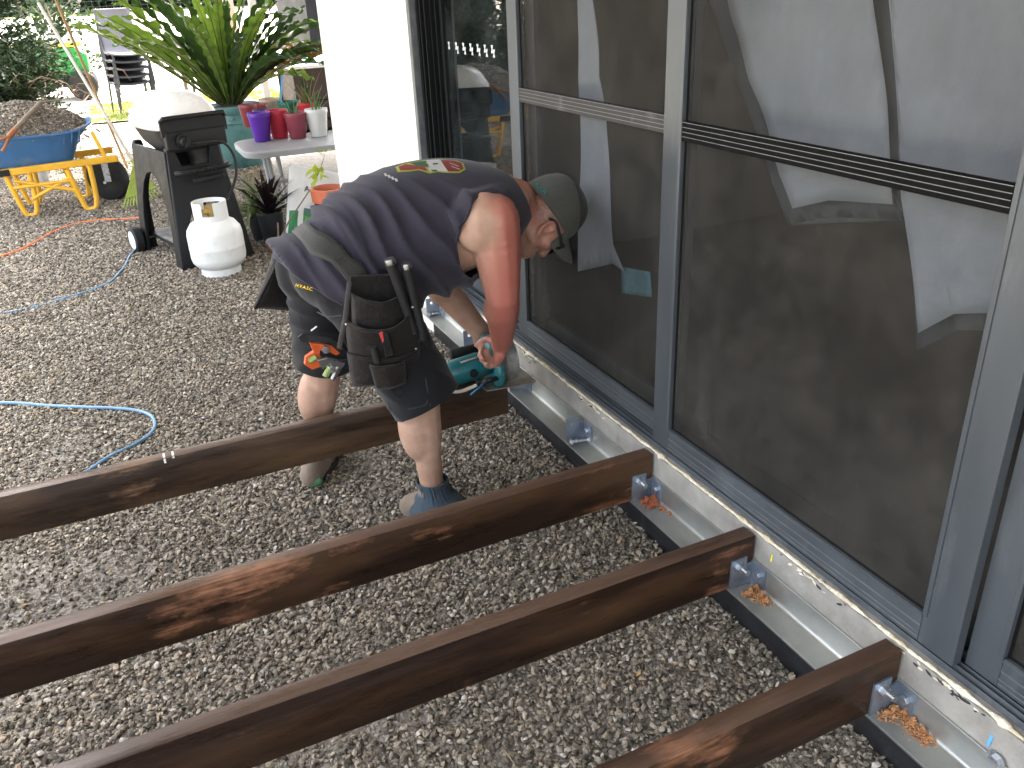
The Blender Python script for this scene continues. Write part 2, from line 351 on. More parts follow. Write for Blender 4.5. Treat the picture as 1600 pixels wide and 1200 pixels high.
for i in range(6):
    me = stone_mesh(i); me.materials.append(m_stone); STONES.append(bpy.data.objects.new('pebble', me))
def scatter(name, me, mats, size, seed=0, label=None):
    """a sheet whose points carry 'dens' (stones per square metre) and 'sz'; real stones are instanced on it"""
    ob = link(name, me, mats); ng = bpy.data.node_groups.new(name, 'GeometryNodeTree')
    ng.interface.new_socket('Geometry', in_out='INPUT', socket_type='NodeSocketGeometry'); ng.interface.new_socket('Geometry', in_out='OUTPUT', socket_type='NodeSocketGeometry')
    N = ng.nodes.new; L = ng.links.new; gi = N('NodeGroupInput'); go = N('NodeGroupOutput')
    dp = N('GeometryNodeDistributePointsOnFaces'); dp.inputs['Seed'].default_value = seed
    def attr(nm):
        a = N('GeometryNodeInputNamedAttribute'); a.data_type = 'FLOAT'; a.inputs[0].default_value = nm; return a.outputs[0]
    L(gi.outputs[0], dp.inputs['Mesh'])
    rz_ = N('FunctionNodeRandomValue'); rz_.data_type = 'FLOAT_VECTOR'; rz_.inputs[0].default_value = (0, 0, -.003); rz_.inputs[1].default_value = (0, 0, .010); rz_.inputs['Seed'].default_value = seed+5
    sp_ = N('GeometryNodeSetPosition'); L(dp.outputs['Points'], sp_.inputs['Geometry']); L(rz_.outputs[0], sp_.inputs['Offset']); L(attr('dens'), dp.inputs['Density'])
    jn = N('GeometryNodeJoinGeometry')
    for s in STONES:
        oi = N('GeometryNodeObjectInfo'); oi.inputs['Object'].default_value = s; oi.inputs['As Instance'].default_value = True; L(oi.outputs['Geometry'], jn.inputs[0])
    ip = N('GeometryNodeInstanceOnPoints'); ip.inputs['Pick Instance'].default_value = True
    L(sp_.outputs[0], ip.inputs['Points']); L(jn.outputs[0], ip.inputs['Instance'])
    rr = N('FunctionNodeRandomValue'); rr.data_type = 'FLOAT_VECTOR'; rr.inputs[0].default_value = (-.75, -.75, 0); rr.inputs[1].default_value = (.75, .75, 6.283); rr.inputs['Seed'].default_value = seed+1
    L(rr.outputs[0], ip.inputs['Rotation'])
    rs = N('FunctionNodeRandomValue'); rs.data_type = 'FLOAT'; rs.inputs[2].default_value = 0; rs.inputs[3].default_value = 1; rs.inputs['Seed'].default_value = seed+2
    pw = N('ShaderNodeMath'); pw.operation = 'POWER'; L(rs.outputs[1], pw.inputs[0]); pw.inputs[1].default_value = 1.8
    ma = N('ShaderNodeMath'); ma.operation = 'MULTIPLY_ADD'; L(pw.outputs[0], ma.inputs[0]); ma.inputs[1].default_value = size*1.0; ma.inputs[2].default_value = size*.62
    ms = N('ShaderNodeMath'); ms.operation = 'MULTIPLY'; L(ma.outputs[0], ms.inputs[0]); L(attr('sz'), ms.inputs[1]); L(ms.outputs[0], ip.inputs['Scale'])
    j2 = N('GeometryNodeJoinGeometry'); L(gi.outputs[0], j2.inputs[0]); L(ip.outputs[0], j2.inputs[0]); L(j2.outputs[0], go.inputs[0])
    md = ob.modifiers.new('stones', 'NODES'); md.node_group = ng; return ob
def set_attr(me, nm, vals): me.attributes.new(nm, 'FLOAT', 'POINT').data.foreach_set('value', vals)
mb = MB(); st = .07; nx, ny = int(5.2/st), int(10.6/st); dens = []; szs = []; vs = []
for j in range(ny+1):
    for i in range(nx+1):
        x, y = -5.0+i*st, -1.5+j*st; z = hgt(x, y); vs.append((x, y, z))
        d = Vector((x, y, z))-CAM; dz = d.dot(FW); u = 800+F*d.dot(RT)/max(.2, dz); v = 600-F*d.dot(UP)/max(.2, dz)
        ok = dz > .2 and -420 < u < 1750 and -100 < v < 1650
        k = min(1, max(0, (y-2)/6)); dn = 15000*(1-k)+3600*k; s = 1+.85*k
        bare = fbm((x*1.7+5, y*1.7, .3), 5)+.25*fbm((x*6, y*6, 4.), 3)
        if y < 3: dn *= 1-.68*min(1, max(0, (bare-.20)/.15))
        dens.append(dn if ok and x < .0 else 0); szs.append(s)
mb.add(vs, [(j*(nx+1)+i, j*(nx+1)+i+1, (j+1)*(nx+1)+i+1, (j+1)*(nx+1)+i) for j in range(ny) for i in range(nx)])
me = mb.mesh('gravel'); set_attr(me, 'dens', dens); set_attr(me, 'sz', szs); me.shade_smooth()
gravel = scatter('gravel', me, m_ground, .0111, 3); tag(gravel, kind='stuff')

# ================================================================== slab, bearer and joists
JT, JB = .300, .160
slab = thing('concrete_slab', (0, 0, 0), None, None); tag(slab, kind='structure')
mb = MB(); mb.bb((0, -4, .0), (4.2, 1.92, .2985)); mb.build('slab_edge', m_conc, slab, 0)
mb = MB(); mb.grid(lambda u, v: Vector((-.0035-.002*mnoise.noise((u*30, v*4, 1)), -4+u*5.91, -.02+v*.172)), 60, 3); mb.build('membrane_strip', m_membrane, slab, 40, solid=.003)
pts = []; rr = []
for i in range(420):
    y = -2.6+i*.0108; pts.append((.009+.0035*mnoise.noise((y*18, 1, 0)), y, .2975+.004*mnoise.noise((y*13, 5, 0)))); rr.append(max(.0015, .0058+.006*mnoise.noise((y*22, 9, 2))+.003*mnoise.noise((y*80, 2, 2))))
mb = MB(); mb.tube(pts, rr, 7); mb.build('foam_bead', m_foam, slab, 60)
mb = MB(); mk = MB()
for k in range(80):
    y = rnd.choice((.42, .36, -1.03, -.985, -.62, .85))+rnd.gauss(0, .035); z = .2960-abs(rnd.gauss(0, .0075)); s = rnd.uniform(.002, .008)
    (mb if rnd.random() < .6 else mk).ell((-.0002, y, z), (.0013+.001*rnd.random(), s*rnd.uniform(.8, 2.2), s*rnd.uniform(.25, .6)), (rnd.uniform(-.6, .6), 0, 0), 7, 4)
mb.build('foam_smear', m_foam, slab, 60); mk.build('tar_smear', m_membrane, slab, 60)
m_yel = mat('yellow_chalk', (.75, .7, .05), .9); m_blu = mat('blue_chalk', (.12, .38, .72), .9)
mb = MB(); p = on_x(1206, 872, 0); mb.box((-.0008, p.y, p.z), (.001, .004, .022), (.1, 0, 0)); mb.build('pencil_mark', m_yel, slab, 0)
mb = MB(); p = on_x(1547, 1157, 0); mb.box((-.0008, p.y, p.z), (.001, .006, .03), (.1, 0, 0)); mb.build('pencil_mark', m_blu, slab, 0)

bearer = thing('steel_bearer', (0, 0, .16), 'long galvanised steel angle bolted along the concrete slab edge below the doors', 'steel angle')
prof = [(-.0004, .153), (-.0004, .2275), (-.0062, .2275)]+[(-.0062-.012*(1-math.cos(a)), .160+.012*(1-math.sin(a))) for a in [R(k) for k in (0, 18, 36, 54, 72, 90)]]+[(-.078, .160), (-.078, .1535)]
mb = MB(); mb.prism([(x, -2.9, z) for x, z in prof], (0, 4.8, 0)); mb.build('angle', m_galv, bearer, 50, bevel=.0008)

def hex_prism(mb, a, b, r): mb.tube([a, b], r, 6)
def plate_hole(mb, o, ux, uz, w, h, t, hc, hr, n=24):
    """w x h plate from corner o along unit vectors ux, uz with a round hole at hc"""
    ux = Vector(ux); uz = Vector(uz); th = ux.cross(uz)*t; o = Vector(o)
    inn = []; out = []
    for j in range(n):
        a = 2*math.pi*(j+.5)/n; c, s = math.cos(a), math.sin(a); inn.append((hc[0]+hr*c, hc[1]+hr*s))
        k = min(((w-hc[0])/c if c > 0 else -hc[0]/c) if abs(c) > 1e-6 else 9, ((h-hc[1])/s if s > 0 else -hc[1]/s) if abs(s) > 1e-6 else 9)
        out.append((hc[0]+k*c, hc[1]+k*s))
    # snap the nearest points to the corners
    for cx, cz in ((0, 0), (w, 0), (w, h), (0, h)):
        j = min(range(n), key=lambda q: (out[q][0]-cx)**2+(out[q][1]-cz)**2); out[j] = (cx, cz)
    P = lambda q, k: o+ux*q[0]+uz*q[1]+th*k
    vs = [P(q, k) for k in (0, 1) for L_ in (out, inn) for q in L_]; fs = []
    for j in range(n):
        k = (j+1) % n
        fs += [(j, k, n+k, n+j), (2*n+j, 3*n+j, 3*n+k, 2*n+k), (j, 2*n+j, 2*n+k, k), (n+j, n+k, 3*n+k, 3*n+j)]
    mb.add(vs, fs)
def bracket(y, bolted):
    mb = MB(); plate_hole(mb, (-.0765, y, .1605), (1, 0, 0), (0, 0, 1), .047, .085, .005, (.026, .062), .0075)
    mb.bb((-.030, y-.050, .1604), (-.0295, y-.0495, .161))
    mb.bb((-.0115, y-.052, .162), (-.0064, y, .2265)); mb.bb((-.0295, y-.005, .1625), (-.0116, y, .222))
    br = mb.build('bracket', m_zinc, bearer, 30, bevel=.0006)
    b = MB(); hex_prism(b, (-.0116, y-.03, .20), (-.021, y-.03, .20), .011); b.build('bolt', m_bolt, br, 30, bevel=.0006)
    if bolted:
        b = MB(); hex_prism(b, (-.0505, y-.0055, .2225), (-.0505, y-.017, .2225), .0125); b.cyl((-.0505, y-.017, .2225), (-.0505, y-.036, .2225), .0068, n=12)
        b.cyl((-.0505, y-.0051, .2225), (-.0505, y-.0056, .2225), .016, n=18)
        for k in range(6): b.lathe([(.0068, 0), (.0074, .0008), (.0068, .0016)], (-.0505, y-.0195-k*.0026, .2225), 12, (0, -1, 0))
        b.build('nut', m_bolt, br, 30)
JY = [-.90, -.45, 0.]
for y in JY: bracket(y-.0005, True)
for y in (.445, .895, 1.355, 1.82): bracket(y-.04, False)
b = MB(); y = on_x(1556, 1188, -.006); hex_prism(b, (-.0063, y.y, y.z), (-.016, y.y, y.z), .0125); b.cyl((-.0062, y.y, y.z), (-.008, y.y, y.z), .019); b.build('bolt', m_bolt, bearer, 30)

def loose_bolt(x, y, rz, label):
    t = thing('loose_bolt', (x, y, .160), label, 'bolt', 'loose bolts lying on the steel bearer', rz)
    b = MB(); b.cyl((-.028, 0, .0115), (.030, 0, .0115), .0062, n=12)
    for k in range(9): b.lathe([(.0062, 0), (.0069, .0008), (.0062, .0016)], (-.026+k*.0026, 0, .0115), 12, (1, 0, 0))
    b.build('shank', m_bolt, t, 30, local=True)
    b = MB(); hex_prism(b, (.030, 0, .0115), (.040, 0, .0115), .0125); b.build('head', m_bolt, t, 30, local=True, bevel=.0008)
    b = MB(); hex_prism(b, (-.03, 0, .0115), (-.02, 0, .0115), .0122); b.build('nut', m_bolt, t, 30, local=True, bevel=.0008)
    b = MB(); b.cyl((-.006, 0, .0115), (-.004, 0, .0115), .0115); b.build('washer', m_bolt, t, 30, local=True)
loose_bolt(-.048, .372, R(-12), 'loose hex bolt lying on the steel bearer by the nearest empty bracket')
loose_bolt(-.045, 1.30, R(2), 'loose hex bolt lying on the steel bearer just beyond the power saw')
loose_bolt(-.045, 1.765, R(2), "loose hex bolt lying on the steel bearer behind the man's arms, farthest of the three")

LAB = ['dark wet-looking hardwood joist nearest the camera, at the bottom right corner', 'brown hardwood joist second from the camera with olive streaks along its side',
       'reddish hardwood joist with raw orange scrapes, in front of the man\'s near boot', 'paler brown hardwood joist being cut, held between the man\'s legs']
def joist(x0, x1, y, label, m):
    o = thing('timber_joist', (x1, y, JB), label, 'joist', 'hardwood joists of the new deck')
    mb = MB(); n = 60; rings = []; r = .0022
    def sec(x):
        a = .0012*mnoise.noise((x*3, y*7, 1)); c = .0012*mnoise.noise((x*2.3, y*7, 5))
        P = []
        for (cy, cz, a0) in ((.0434-r, JB+r, -90), (.0434-r, JT-r, 0), (r, JT-r, 90), (r, JB+r, 180)):
            for k in (0, 45, 90): P.append(Vector((x, y+cy+a+r*math.cos(R(a0+k)), cz+c+r*math.sin(R(a0+k)))))
        return P
    mb.ring_loft([sec(x0+(x1-x0)*i/n) for i in range(n+1)]); mb.build('beam', m, o, 35); return o
for k in range(3): joist(-3.7, -.0075, JY[k], LAB[k], m_joist)
j1 = joist(-3.7, -.157, .689, LAB[3], m_joist_far)
m_mark = mat('white_paint_marker', (.8, .8, .78), .8)
mb = MB()
for px in (256, 270):
    p = on_y(px, 712-(px-263)*.2, .689); mb.bb((p.x-.003, .695, .3002), (p.x+.003, .722, .3014)); mb.bb((p.x-.003, .6875, .285+.01*(px == 270)), (p.x+.003, .6885, .300))
mb.build('pencil_mark', m_mark, j1, 0)
o = thing('timber_bearer', (-3.5, 0, 0), 'low timber bearer under the outer ends of the joists', 'bearer')
mb = MB(); mb.bb((-3.62, -1.3, -.03), (-3.5, 1.2, .1595)); mb.build('beam', m_joist_far, o, 0, bevel=.003)

def chips(name, poly, n, cols, label):
    m = mat('wood_chip', cols[0], .85, 0, .3, 90, col2=cols[1], lo=.25, hi=.75); mb = MB(); P = [on_z(px, py, .1605) for px, py, w in poly]; W = [w for a, c, w in poly]
    for k in range(n):
        i = rnd.choices(range(len(P)), W)[0]; p = P[i]; s = .011*math.sqrt(W[i]); r = abs(rnd.gauss(0, 1)); a = rnd.random()*6.283
        x, y = p.x+s*r*math.cos(a), p.y+s*r*math.sin(a); x = max(-.072, min(-.014, x)); z = .1610+max(0, .0145*W[i]*(1-r*.8))*rnd.random()
        q = rnd.uniform(.5, 1.2); mb.box((x, y, z), (.0075*q, .0035*q, .0018), (rnd.uniform(-.7, .7), rnd.uniform(-.7, .7), rnd.random()*6.28))
    ob = mb.build(name, m, None, 0); recenter(ob); tag(ob, label, 'wood shavings', 'piles of wood shavings on the steel bearer'); return ob
chips('wood_shavings', [(1010, 784, 1.3), (1022, 782, 1.3), (1020, 790, 1), (1035, 795, .4), (1047, 802, .2)], 330, ((.30, .075, .03), (.52, .17, .075)), 'red wood shavings heaped beside the bracket of the scraped joist')
chips('wood_shavings', [(1172, 928, 1.3), (1182, 922, 1.2), (1190, 934, 1.3), (1197, 940, .7)], 380, ((.34, .15, .055), (.62, .33, .15)), 'small tan heap of wood shavings by the bracket of the olive streaked joist')
chips('wood_shavings', [(1385, 1118, 1), (1398, 1112, 1.2), (1412, 1118, 1.3), (1425, 1132, 1.3), (1440, 1146, 1.2), (1452, 1156, .8)], 620, ((.36, .15, .055), (.64, .33, .15)), 'largest heap of wood shavings, long and tan, by the nearest bracket')

# ================================================================== doors
def door_frame():
    t = thing('door_frame', (.02, 0, .30), 'dark grey aluminium sliding door frame with a grooved sill track', 'door frame')
    mb = MB(); mb.bb((.023, -3.2, .3005), (.20, 1.92, .308)); mb.bb((.0225, -3.2, .3085), (.0255, 1.92, .3155)); mb.bb((.033, -3.2, .3085), (.0355, 1.92, .322))
    mb.bb((.044, -3.2, .3085), (.0465, 1.92, .324)); mb.bb((.072, -3.2, .3085), (.076, 1.92, .328)); mb.bb((.105, -3.2, .3085), (.112, 1.92, .332)); mb.build('sill_track', m_alu, t, 0, bevel=.0008)
    for i, (y, x0, x1, w, m) in enumerate([(1.906, .000, .03, .035, m_alulite), (1.876, .030, .15, .018, m_aludark), (1.858, .045, .15, .012, m_aludark), (1.842, .030, .15, .010, m_aludark),
                                          (1.828, .055, .15, .008, m_aludark), (1.815, .04, .15, .010, m_aludark), (1.800, .06, .15, .012, m_aludark), (1.782, .075, .15, .014, m_aludark)]):
        mb = MB(); mb.bb((x0, y-w/2, .31), (x1, y+w/2, 2.42)); mb.build('jamb_fin', m, t, 0, bevel=.001)
    mb = MB(); mb.bb((.1515, 1.78, .31), (.17, 1.92, 2.42)); mb.build('jamb', m_aludark, t, 0)
    mb = MB(); mb.bb((.02, -3.2, 2.40), (.20, 1.92, 2.46)); mb.build('head', m_alu, t, 0, bevel=.002)
door_frame()
def member(mb, lo, hi): mb.bb(lo, hi)
def screen_door(x, y0, y1, wl, wr, label, rail=True, dark=False, grime=False):
    """sliding screen between y0 (near) and y1 (far), outer face at x; wl far stile, wr near stile"""
    t = thing('screen_door', (x, (y0+y1)/2, .33), label, 'screen door', 'sliding screen doors'); th = .024
    for a, b_ in ((y1-wl, y1), (y0, y0+wr)):
        mb = MB(); mb.bb((x, a, .322), (x+th, b_, 2.39)); s = mb.build('stile', m_alu, t, 0, bevel=.0015)
        mb = MB(); e = b_ if a == y0 else a; k = -1 if a == y0 else 1
        mb.bb((x-.0025, min(e, e+k*.010), .39), (x-.0002, max(e, e+k*.010), 2.33)); mb.build('glazing_bead', m_alu, s, 0, bevel=.0008)
    mb = MB(); mb.bb((x, y0+wr+.0005, .322), (x+th, y1-wl-.0005, .391)); s = mb.build('bottom_rail', m_alu, t, 0, bevel=.0015)
    for z, h, p in ((.384, .006, .003), (.361, .003, .002), (.342, .0025, .0018), (.331, .0025, .0018)):
        mb = MB(); mb.bb((x-p, y0+wr+.001, z), (x-.0002, y1-wl-.001, z+h)); mb.build('rib', m_alulite if h < .004 else m_alu, s, 0, bevel=.0004)
    mb = MB(); mb.bb((x, y0+wr+.0005, 2.32), (x+th, y1-wl-.0005, 2.39)); mb.build('top_rail', m_alu, t, 0, bevel=.0015)
    zz = [.391, 2.32]
    if rail:
        mb = MB(); mb.bb((x-.001, y0+wr+.001, 1.19), (x+.016, y1-wl-.001, 1.236)); s = mb.build('mid_rail', m_blackrail if not dark else m_greyrail, t, 0, bevel=.001)
        for z in (1.2335, 1.222, 1.211, 1.2):
            mb = MB(); mb.bb((x-.0022, y0+wr+.002, z), (x-.0011, y1-wl-.002, z+.0013)); mb.build('rib', m_alulite, s, 0)
        mb = MB()
        for k in range(900):
            y = rnd.uniform(y0+wr+.002, y1-wl-.002); h = rnd.uniform(.001, .0045); mb.add([(x+.002, y, 1.236), (x+.002, y+.0009, 1.236), (x+.002+rnd.uniform(-.002, .002), y+rnd.uniform(-.002, .002), 1.236+h)], [(0, 1, 2)])
        tag(mb.build('brush_pile', m_brush, t, 0), kind='stuff')
    mb = MB(); mb.add([(x+.012, y0+wr-.004, .387), (x+.012, y1-wl+.004, .387), (x+.012, y1-wl+.004, 2.33), (x+.012, y0+wr-.004, 2.33)], [(0, 1, 2, 3)]); mb.build('screen_mesh', m_mesh, t, 0)
    mb = MB()
    for lo, hi in (((x+.0095, y0+wr, .391), (x+.0112, y0+wr+.006, 2.32)), ((x+.0095, y1-wl-.006, .391), (x+.0112, y1-wl, 2.32)), ((x+.0095, y0+wr+.006, .391), (x+.0112, y1-wl-.006, .396))): mb.bb(lo, hi)
    mb.build('spline_groove', m_brush, t, 0); return t
screen_door(.020, -.988, .042, .078, .081, 'largest sliding screen door on the outer track, centre right, with a black brush rail', True)
screen_door(.050, -.03, 1.022, .080, .070, "sliding screen door directly behind the man's cap, with a scuffed grey rail", True, True)
screen_door(.050, -2.2, -.992, .068, .070, 'screen door cut off by the right edge of the photo', False)
t = thing('glass_door', (.09, 1.4, .33), 'glass sliding door with reflections, between the white wall and the screens', 'glass door')
mb = MB(); mb.bb((.09, .92, .335), (.115, 1.79, .395)); mb.build('bottom_rail', m_alu, t, 0, bevel=.0015)
mb = MB(); mb.bb((.09, .92, 2.33), (.115, 1.79, 2.39)); mb.build('top_rail', m_alu, t, 0)
for a, b_, m in ((.90, .96, m_alu), (1.745, 1.79, m_aludark)):
    mb = MB(); mb.bb((.09, a, .395), (.115, b_, 2.33)); mb.build('stile', m, t, 0, bevel=.0015)
mb = MB(); mb.bb((.1, .96, .395), (.104, 1.745, 2.33)); gl = mb.build('glass_pane', m_glass, t, 0)
mb = MB(); mb.bb((.086, 1.0225, 1.207), (.0895, 1.03, 1.235)); mb.build('latch', m_brush, t, 0)
m_decal = mat('white_decal', (.82, .85, .86), .6)
for i in range(8):
    px = 690+i*11.2; p = on_x(px, 70+i*1.0, .0985)
    for dy, dz in (((0, 0), (-.016, -.014)) if i > 1 else ((0, 0),)):
        mb = MB()
        for s in (1, -1): mb.box((.0992, p.y+dy, p.z+dz), (.0012, .0042, .030), (s*.42, 0, 0))
        mb.build('safety_decal', m_decal, gl, 0)
# second glass leaf behind the screens, its pale edge strip
t = thing('glass_door', (.125, .3, .33), 'glass door leaf seen dimly behind the screens as a pale upright strip', 'glass door')
mb = MB(); p = on_x(838, 250, .125); mb.bb((.125, p.y-.007, .40), (.130, p.y+.007, 2.33)); mb.build('edge_seal', m_alulite, t, 0)
mb = MB(); mb.bb((.125, -.05, .335), (.145, p.y+.01, .395)); mb.build('bottom_rail', m_alu, t, 0)
# hanging plastic sheets inside
def sheet(px_poly, x, label, m, name='plastic_sheet', cat='plastic sheet', group='plastic sheets hanging inside the doors', crease=.009, hang=True):
    P = [on_x(a, c, x) for a, c in px_poly]; bm = bmesh.new(); f = bm.faces.new([bm.verts.new(p) for p in P]); bmesh.ops.triangulate(bm, faces=[f])
    bmesh.ops.subdivide_edges(bm, edges=bm.edges, cuts=5, use_grid_fill=True)
    for k in range(2):
        es = [e for e in bm.edges if e.calc_length() > .05]
        if es: bmesh.ops.subdivide_edges(bm, edges=es, cuts=1, use_grid_fill=True)
    for v in bm.verts:
        y, z = v.co.y, v.co.z; v.co.x += crease*(abs(mnoise.noise((y*5+z*2, z*3-y*2, x*9)))*2-.6)+.5*crease*mnoise.noise((y*16, z*7, 3))
    me = bpy.data.meshes.new(name); bm.to_mesh(me); bm.free(); me.shade_smooth(); ob = link(name, me, m); recenter(ob)
    s = ob.modifiers.new('solid', 'SOLIDIFY'); s.thickness = .0008; return tag(ob, label, cat, group)
top = -330
sheet([(1010, top), (1136, 0), (1200, 215), (1238, 326), (1296, 313), (1398, 319), (1366, 0), (1345, top)], .150, 'white plastic sheet hanging left inside the largest screen, ending just under its rail', m_sheet)
sheet([(1362, top), (1389, 0), (1411, 310), (1433, 521), (1492, 490), (1690, 486), (1720, top)], .148, 'white plastic sheet hanging right inside the largest screen, lowest hem of all', m_sheet)
sheet([(905, top), (905, 424), (958, 412), (975, 426), (960, 380), (938, 120), (926, 0), (915, top)], .150, "narrow white plastic sheet hanging behind the man's cap", m_sheet)
sheet([(1085, top), (1109, 0), (1183, 215), (1230, 352), (1296, 338), (1420, 345), (1432, 548), (1498, 516), (1690, 512), (1720, top)], .166, 'blue-grey underlay band added as a sheet behind the two big white plastic sheets', m_sheet_shadow, 'shadow_sheet', 'shadow', None, .003)  # dark sheet added as the shadow bands along the white sheets
sheet([(972, 416), (972, 458), (1019, 464), (1016, 425)], .17, 'teal cloth hanging low behind the narrow screen', m_bluecloth, 'teal_cloth', 'cloth', None)
mb = MB()
p = on_x(972, 416, .17)
# dim room behind
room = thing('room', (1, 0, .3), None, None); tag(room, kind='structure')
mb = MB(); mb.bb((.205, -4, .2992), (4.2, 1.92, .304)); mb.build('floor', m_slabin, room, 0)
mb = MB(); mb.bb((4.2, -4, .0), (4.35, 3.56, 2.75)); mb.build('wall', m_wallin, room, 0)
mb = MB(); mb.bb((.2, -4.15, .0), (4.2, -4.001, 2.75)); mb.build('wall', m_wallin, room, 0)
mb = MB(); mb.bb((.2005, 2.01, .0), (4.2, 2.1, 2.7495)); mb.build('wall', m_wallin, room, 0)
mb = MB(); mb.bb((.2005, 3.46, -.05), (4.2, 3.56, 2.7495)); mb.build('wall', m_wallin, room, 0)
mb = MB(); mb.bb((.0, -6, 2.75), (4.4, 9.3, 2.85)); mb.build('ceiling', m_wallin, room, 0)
# outside wall
WALL_Y = 3.56
t = thing('house_wall', (0, 0, 0), 'white rendered house wall left of the sliding doors', 'wall')
mb = MB(); mb.bb((.0, -4.1, 2.462), (.2, 1.922, 2.749)); mb.build('lintel', m_render, t, 0)
mb = MB(); mb.bb((.0, -6, .3005), (.2, -3.205, 2.46)); mb.build('wall_end', m_render, t, 0)
mb = MB(); mb.bb((.0, 1.925, -.05), (.2, WALL_Y, 2.7495)); mb.build('side_wall', m_render, t, 0, bevel=.004)
# assumed verandah roof, added unseen above the frame to shade all of this
t = thing('shade_roof', (-1.4, 1, 2.7), 'assumed roof out of view over the gravel, added to shade the work', 'roof')
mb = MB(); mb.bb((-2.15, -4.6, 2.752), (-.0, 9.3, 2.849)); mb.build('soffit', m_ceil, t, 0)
mb = MB(); mb.bb((-2.19, -4.6, 2.66), (-2.151, 9.3, 2.82)); mb.build('fascia', m_render, t, 0)
for x, y in ((-2.10, -4.5), (.55, 9.2)):
    mb = MB(); mb.bb((x-.04, y-.04, 0), (x+.04, y+.04, 2.751)); mb.build('post', m_render, t, 0)
# ================================================================== yard behind: barbecue, gas bottle
m_black = mat('black_plastic', (.006, .0062, .007), .5, 0, .15, 12, bump=.08, bs=150, spec=.35, dirt=(.022, .021, .02), ds=6, dl=.58, dh=.8)
m_lid = mat('white_enamel', (.83, .82, .79), .3, 0, .02, 4, coat=.3)
m_gas = mat('white_gas_paint', (.74, .75, .73), .4, 0, .03, 5, dirt=(.5, .5, .47), ds=5, dl=.6, dh=.8)
m_bowl = mat('grey_casting', (.05, .05, .05), .45, .4)
m_rubber = mat('black_rubber', (.006, .006, .0065), .7, 0, .2, 20)
m_brass = mat('brass', (.55, .38, .14), .35, .9)
m_wheelw = mat('pale_wheel_plastic', (.62, .62, .6), .6)

A = on_z(288, 422); Bp = on_z(393, 397); u = (Bp-A); rz = math.atan2(u.y, u.x); mid = (A+Bp)/2; W = u.length
bbq = thing('barbecue', (mid.x, mid.y, 0), 'black barbecue cart with a white hood, hose and side handle, beside the blue barrow', 'barbecue', None, rz)
D = .70
def side_panel(w0, w1, h, arch_w, arch_h, t, n=14):
    """upright panel in the XZ plane: feet w0 apart, top w1 wide, an arch cut from below; returns polygon"""
    P = [(-w0/2, 0), (-w1/2, h), (w1/2, h), (w0/2, 0), (arch_w/2, 0)]
    for i in range(n+1):
        a = math.pi*i/n; P.append((arch_w/2*math.cos(a)*(1 if .05 < a < 3.09 else 1), arch_h*.45+arch_h*.55*math.sin(a)) if 0 < i < n else ((arch_w/2 if i == 0 else -arch_w/2), arch_h*.45))
    P.append((-arch_w/2, 0)); return P
for nm, y0 in (('front_panel', 0.), ('back_panel', D)):
    mb = MB(); P = side_panel(W+.03, W*.72, .74, W*.62, .40 if y0 == 0 else .60, .05); P[2:2] = [(-.115, .74), (-.095, .625), (.085, .625), (.105, .74)]
    mb.prism([(x, y0-.02+(.10*z if y0 == 0 else -.1*z), z) for x, z in P], (0, .045, 0)); mb.build(nm, m_black, bbq, 40, bevel=.008, local=True)
for s in (-1, 1):
    mb = MB(); P = [(.0, .0), (.06, .60), (.06, .72), (D-.06, .72), (D-.06, .60), (D, .0), (D-.09, .0)]
    for i in range(11): a = math.pi*i/10; P.append((D/2+(D/2-.10)*math.cos(a), .12+.45*math.sin(a)))
    P.append((.09, 0))
    mb.prism([(s*(W*.5-.14*W*z/.74)-.012, y, z) for y, z in P], (.024, 0, 0)); mb.build('side_panel', m_black, bbq, 40, bevel=.005, local=True)
mb = MB(); mb.bb((-W*.40, .02, .10), (W*.4, D, .125)); mb.build('bottom_shelf', m_black, bbq, 0, bevel=.006, local=True)
mb = MB(); mb.cyl((-W*.56, D-.02, .085), (W*.56, D-.02, .085), .009); mb.build('axle', m_bolt, bbq, local=True)
for s in (-1, 1):
    mb = MB(); mb.lathe([(.02, -.03), (.078, -.03), (.088, -.022), (.088, .022), (.078, .03), (.02, .03)], (s*(W*.5+.045), D-.02, .085), 28, (1, 0, 0)); w = mb.build('wheel', m_rubber, bbq, 40, local=True)
    mb = MB(); mb.lathe([(.015, 0), (.062, 0), (.066, -.008*s), (.03, .006*s), (.012, .012*s)], (s*(W*.5+.077), D-.02, .085), 24, (1, 0, 0)); mb.build('hub_cap', m_wheelw, w, 40, local=True)
# cooking box and hood, long axis along the depth
def rbox_ring(hx, hy, z, cy, k=4., n=40):
    r = []
    for j in range(n):
        a = 2*math.pi*j/n; c, s = math.cos(a), math.sin(a); r.append(Vector((hx*math.copysign(abs(c)**(2/k), c), cy+hy*math.copysign(abs(s)**(2/k), s), z)))
    return r
cy = D/2-.03
mb = MB(); mb.ring_loft([rbox_ring(.12, .18, .70, cy-.045), rbox_ring(.17, .24, .76, cy-.045), rbox_ring(.205, .285, .845, cy-.045)]); mb.build('bowl', m_bowl, bbq, 50, local=True)
hy_ = cy-.045
mb = MB(); mb.ring_loft([rbox_ring(.222, .295, .85, hy_), rbox_ring(.228, .302, .862, hy_), rbox_ring(.224, .297, .90, hy_), rbox_ring(.205, .28, .955, hy_, 3.4), rbox_ring(.17, .245, 1.01, hy_, 3), rbox_ring(.115, .18, 1.045, hy_, 2.6), rbox_ring(.04, .07, 1.058, hy_, 2)])
mb.build('hood', m_lid, bbq, 70, local=True)
mb = MB(); mb.tube([(-.20, cy-.36, .905), (-.19, cy-.375, .925), (.19, cy-.375, .925), (.20, cy-.36, .905)], .014, 10); mb.bb((-.205, cy-.362, .82), (.205, cy-.345, .91)); mb.build('hood_handle', m_black, bbq, 40, local=True)
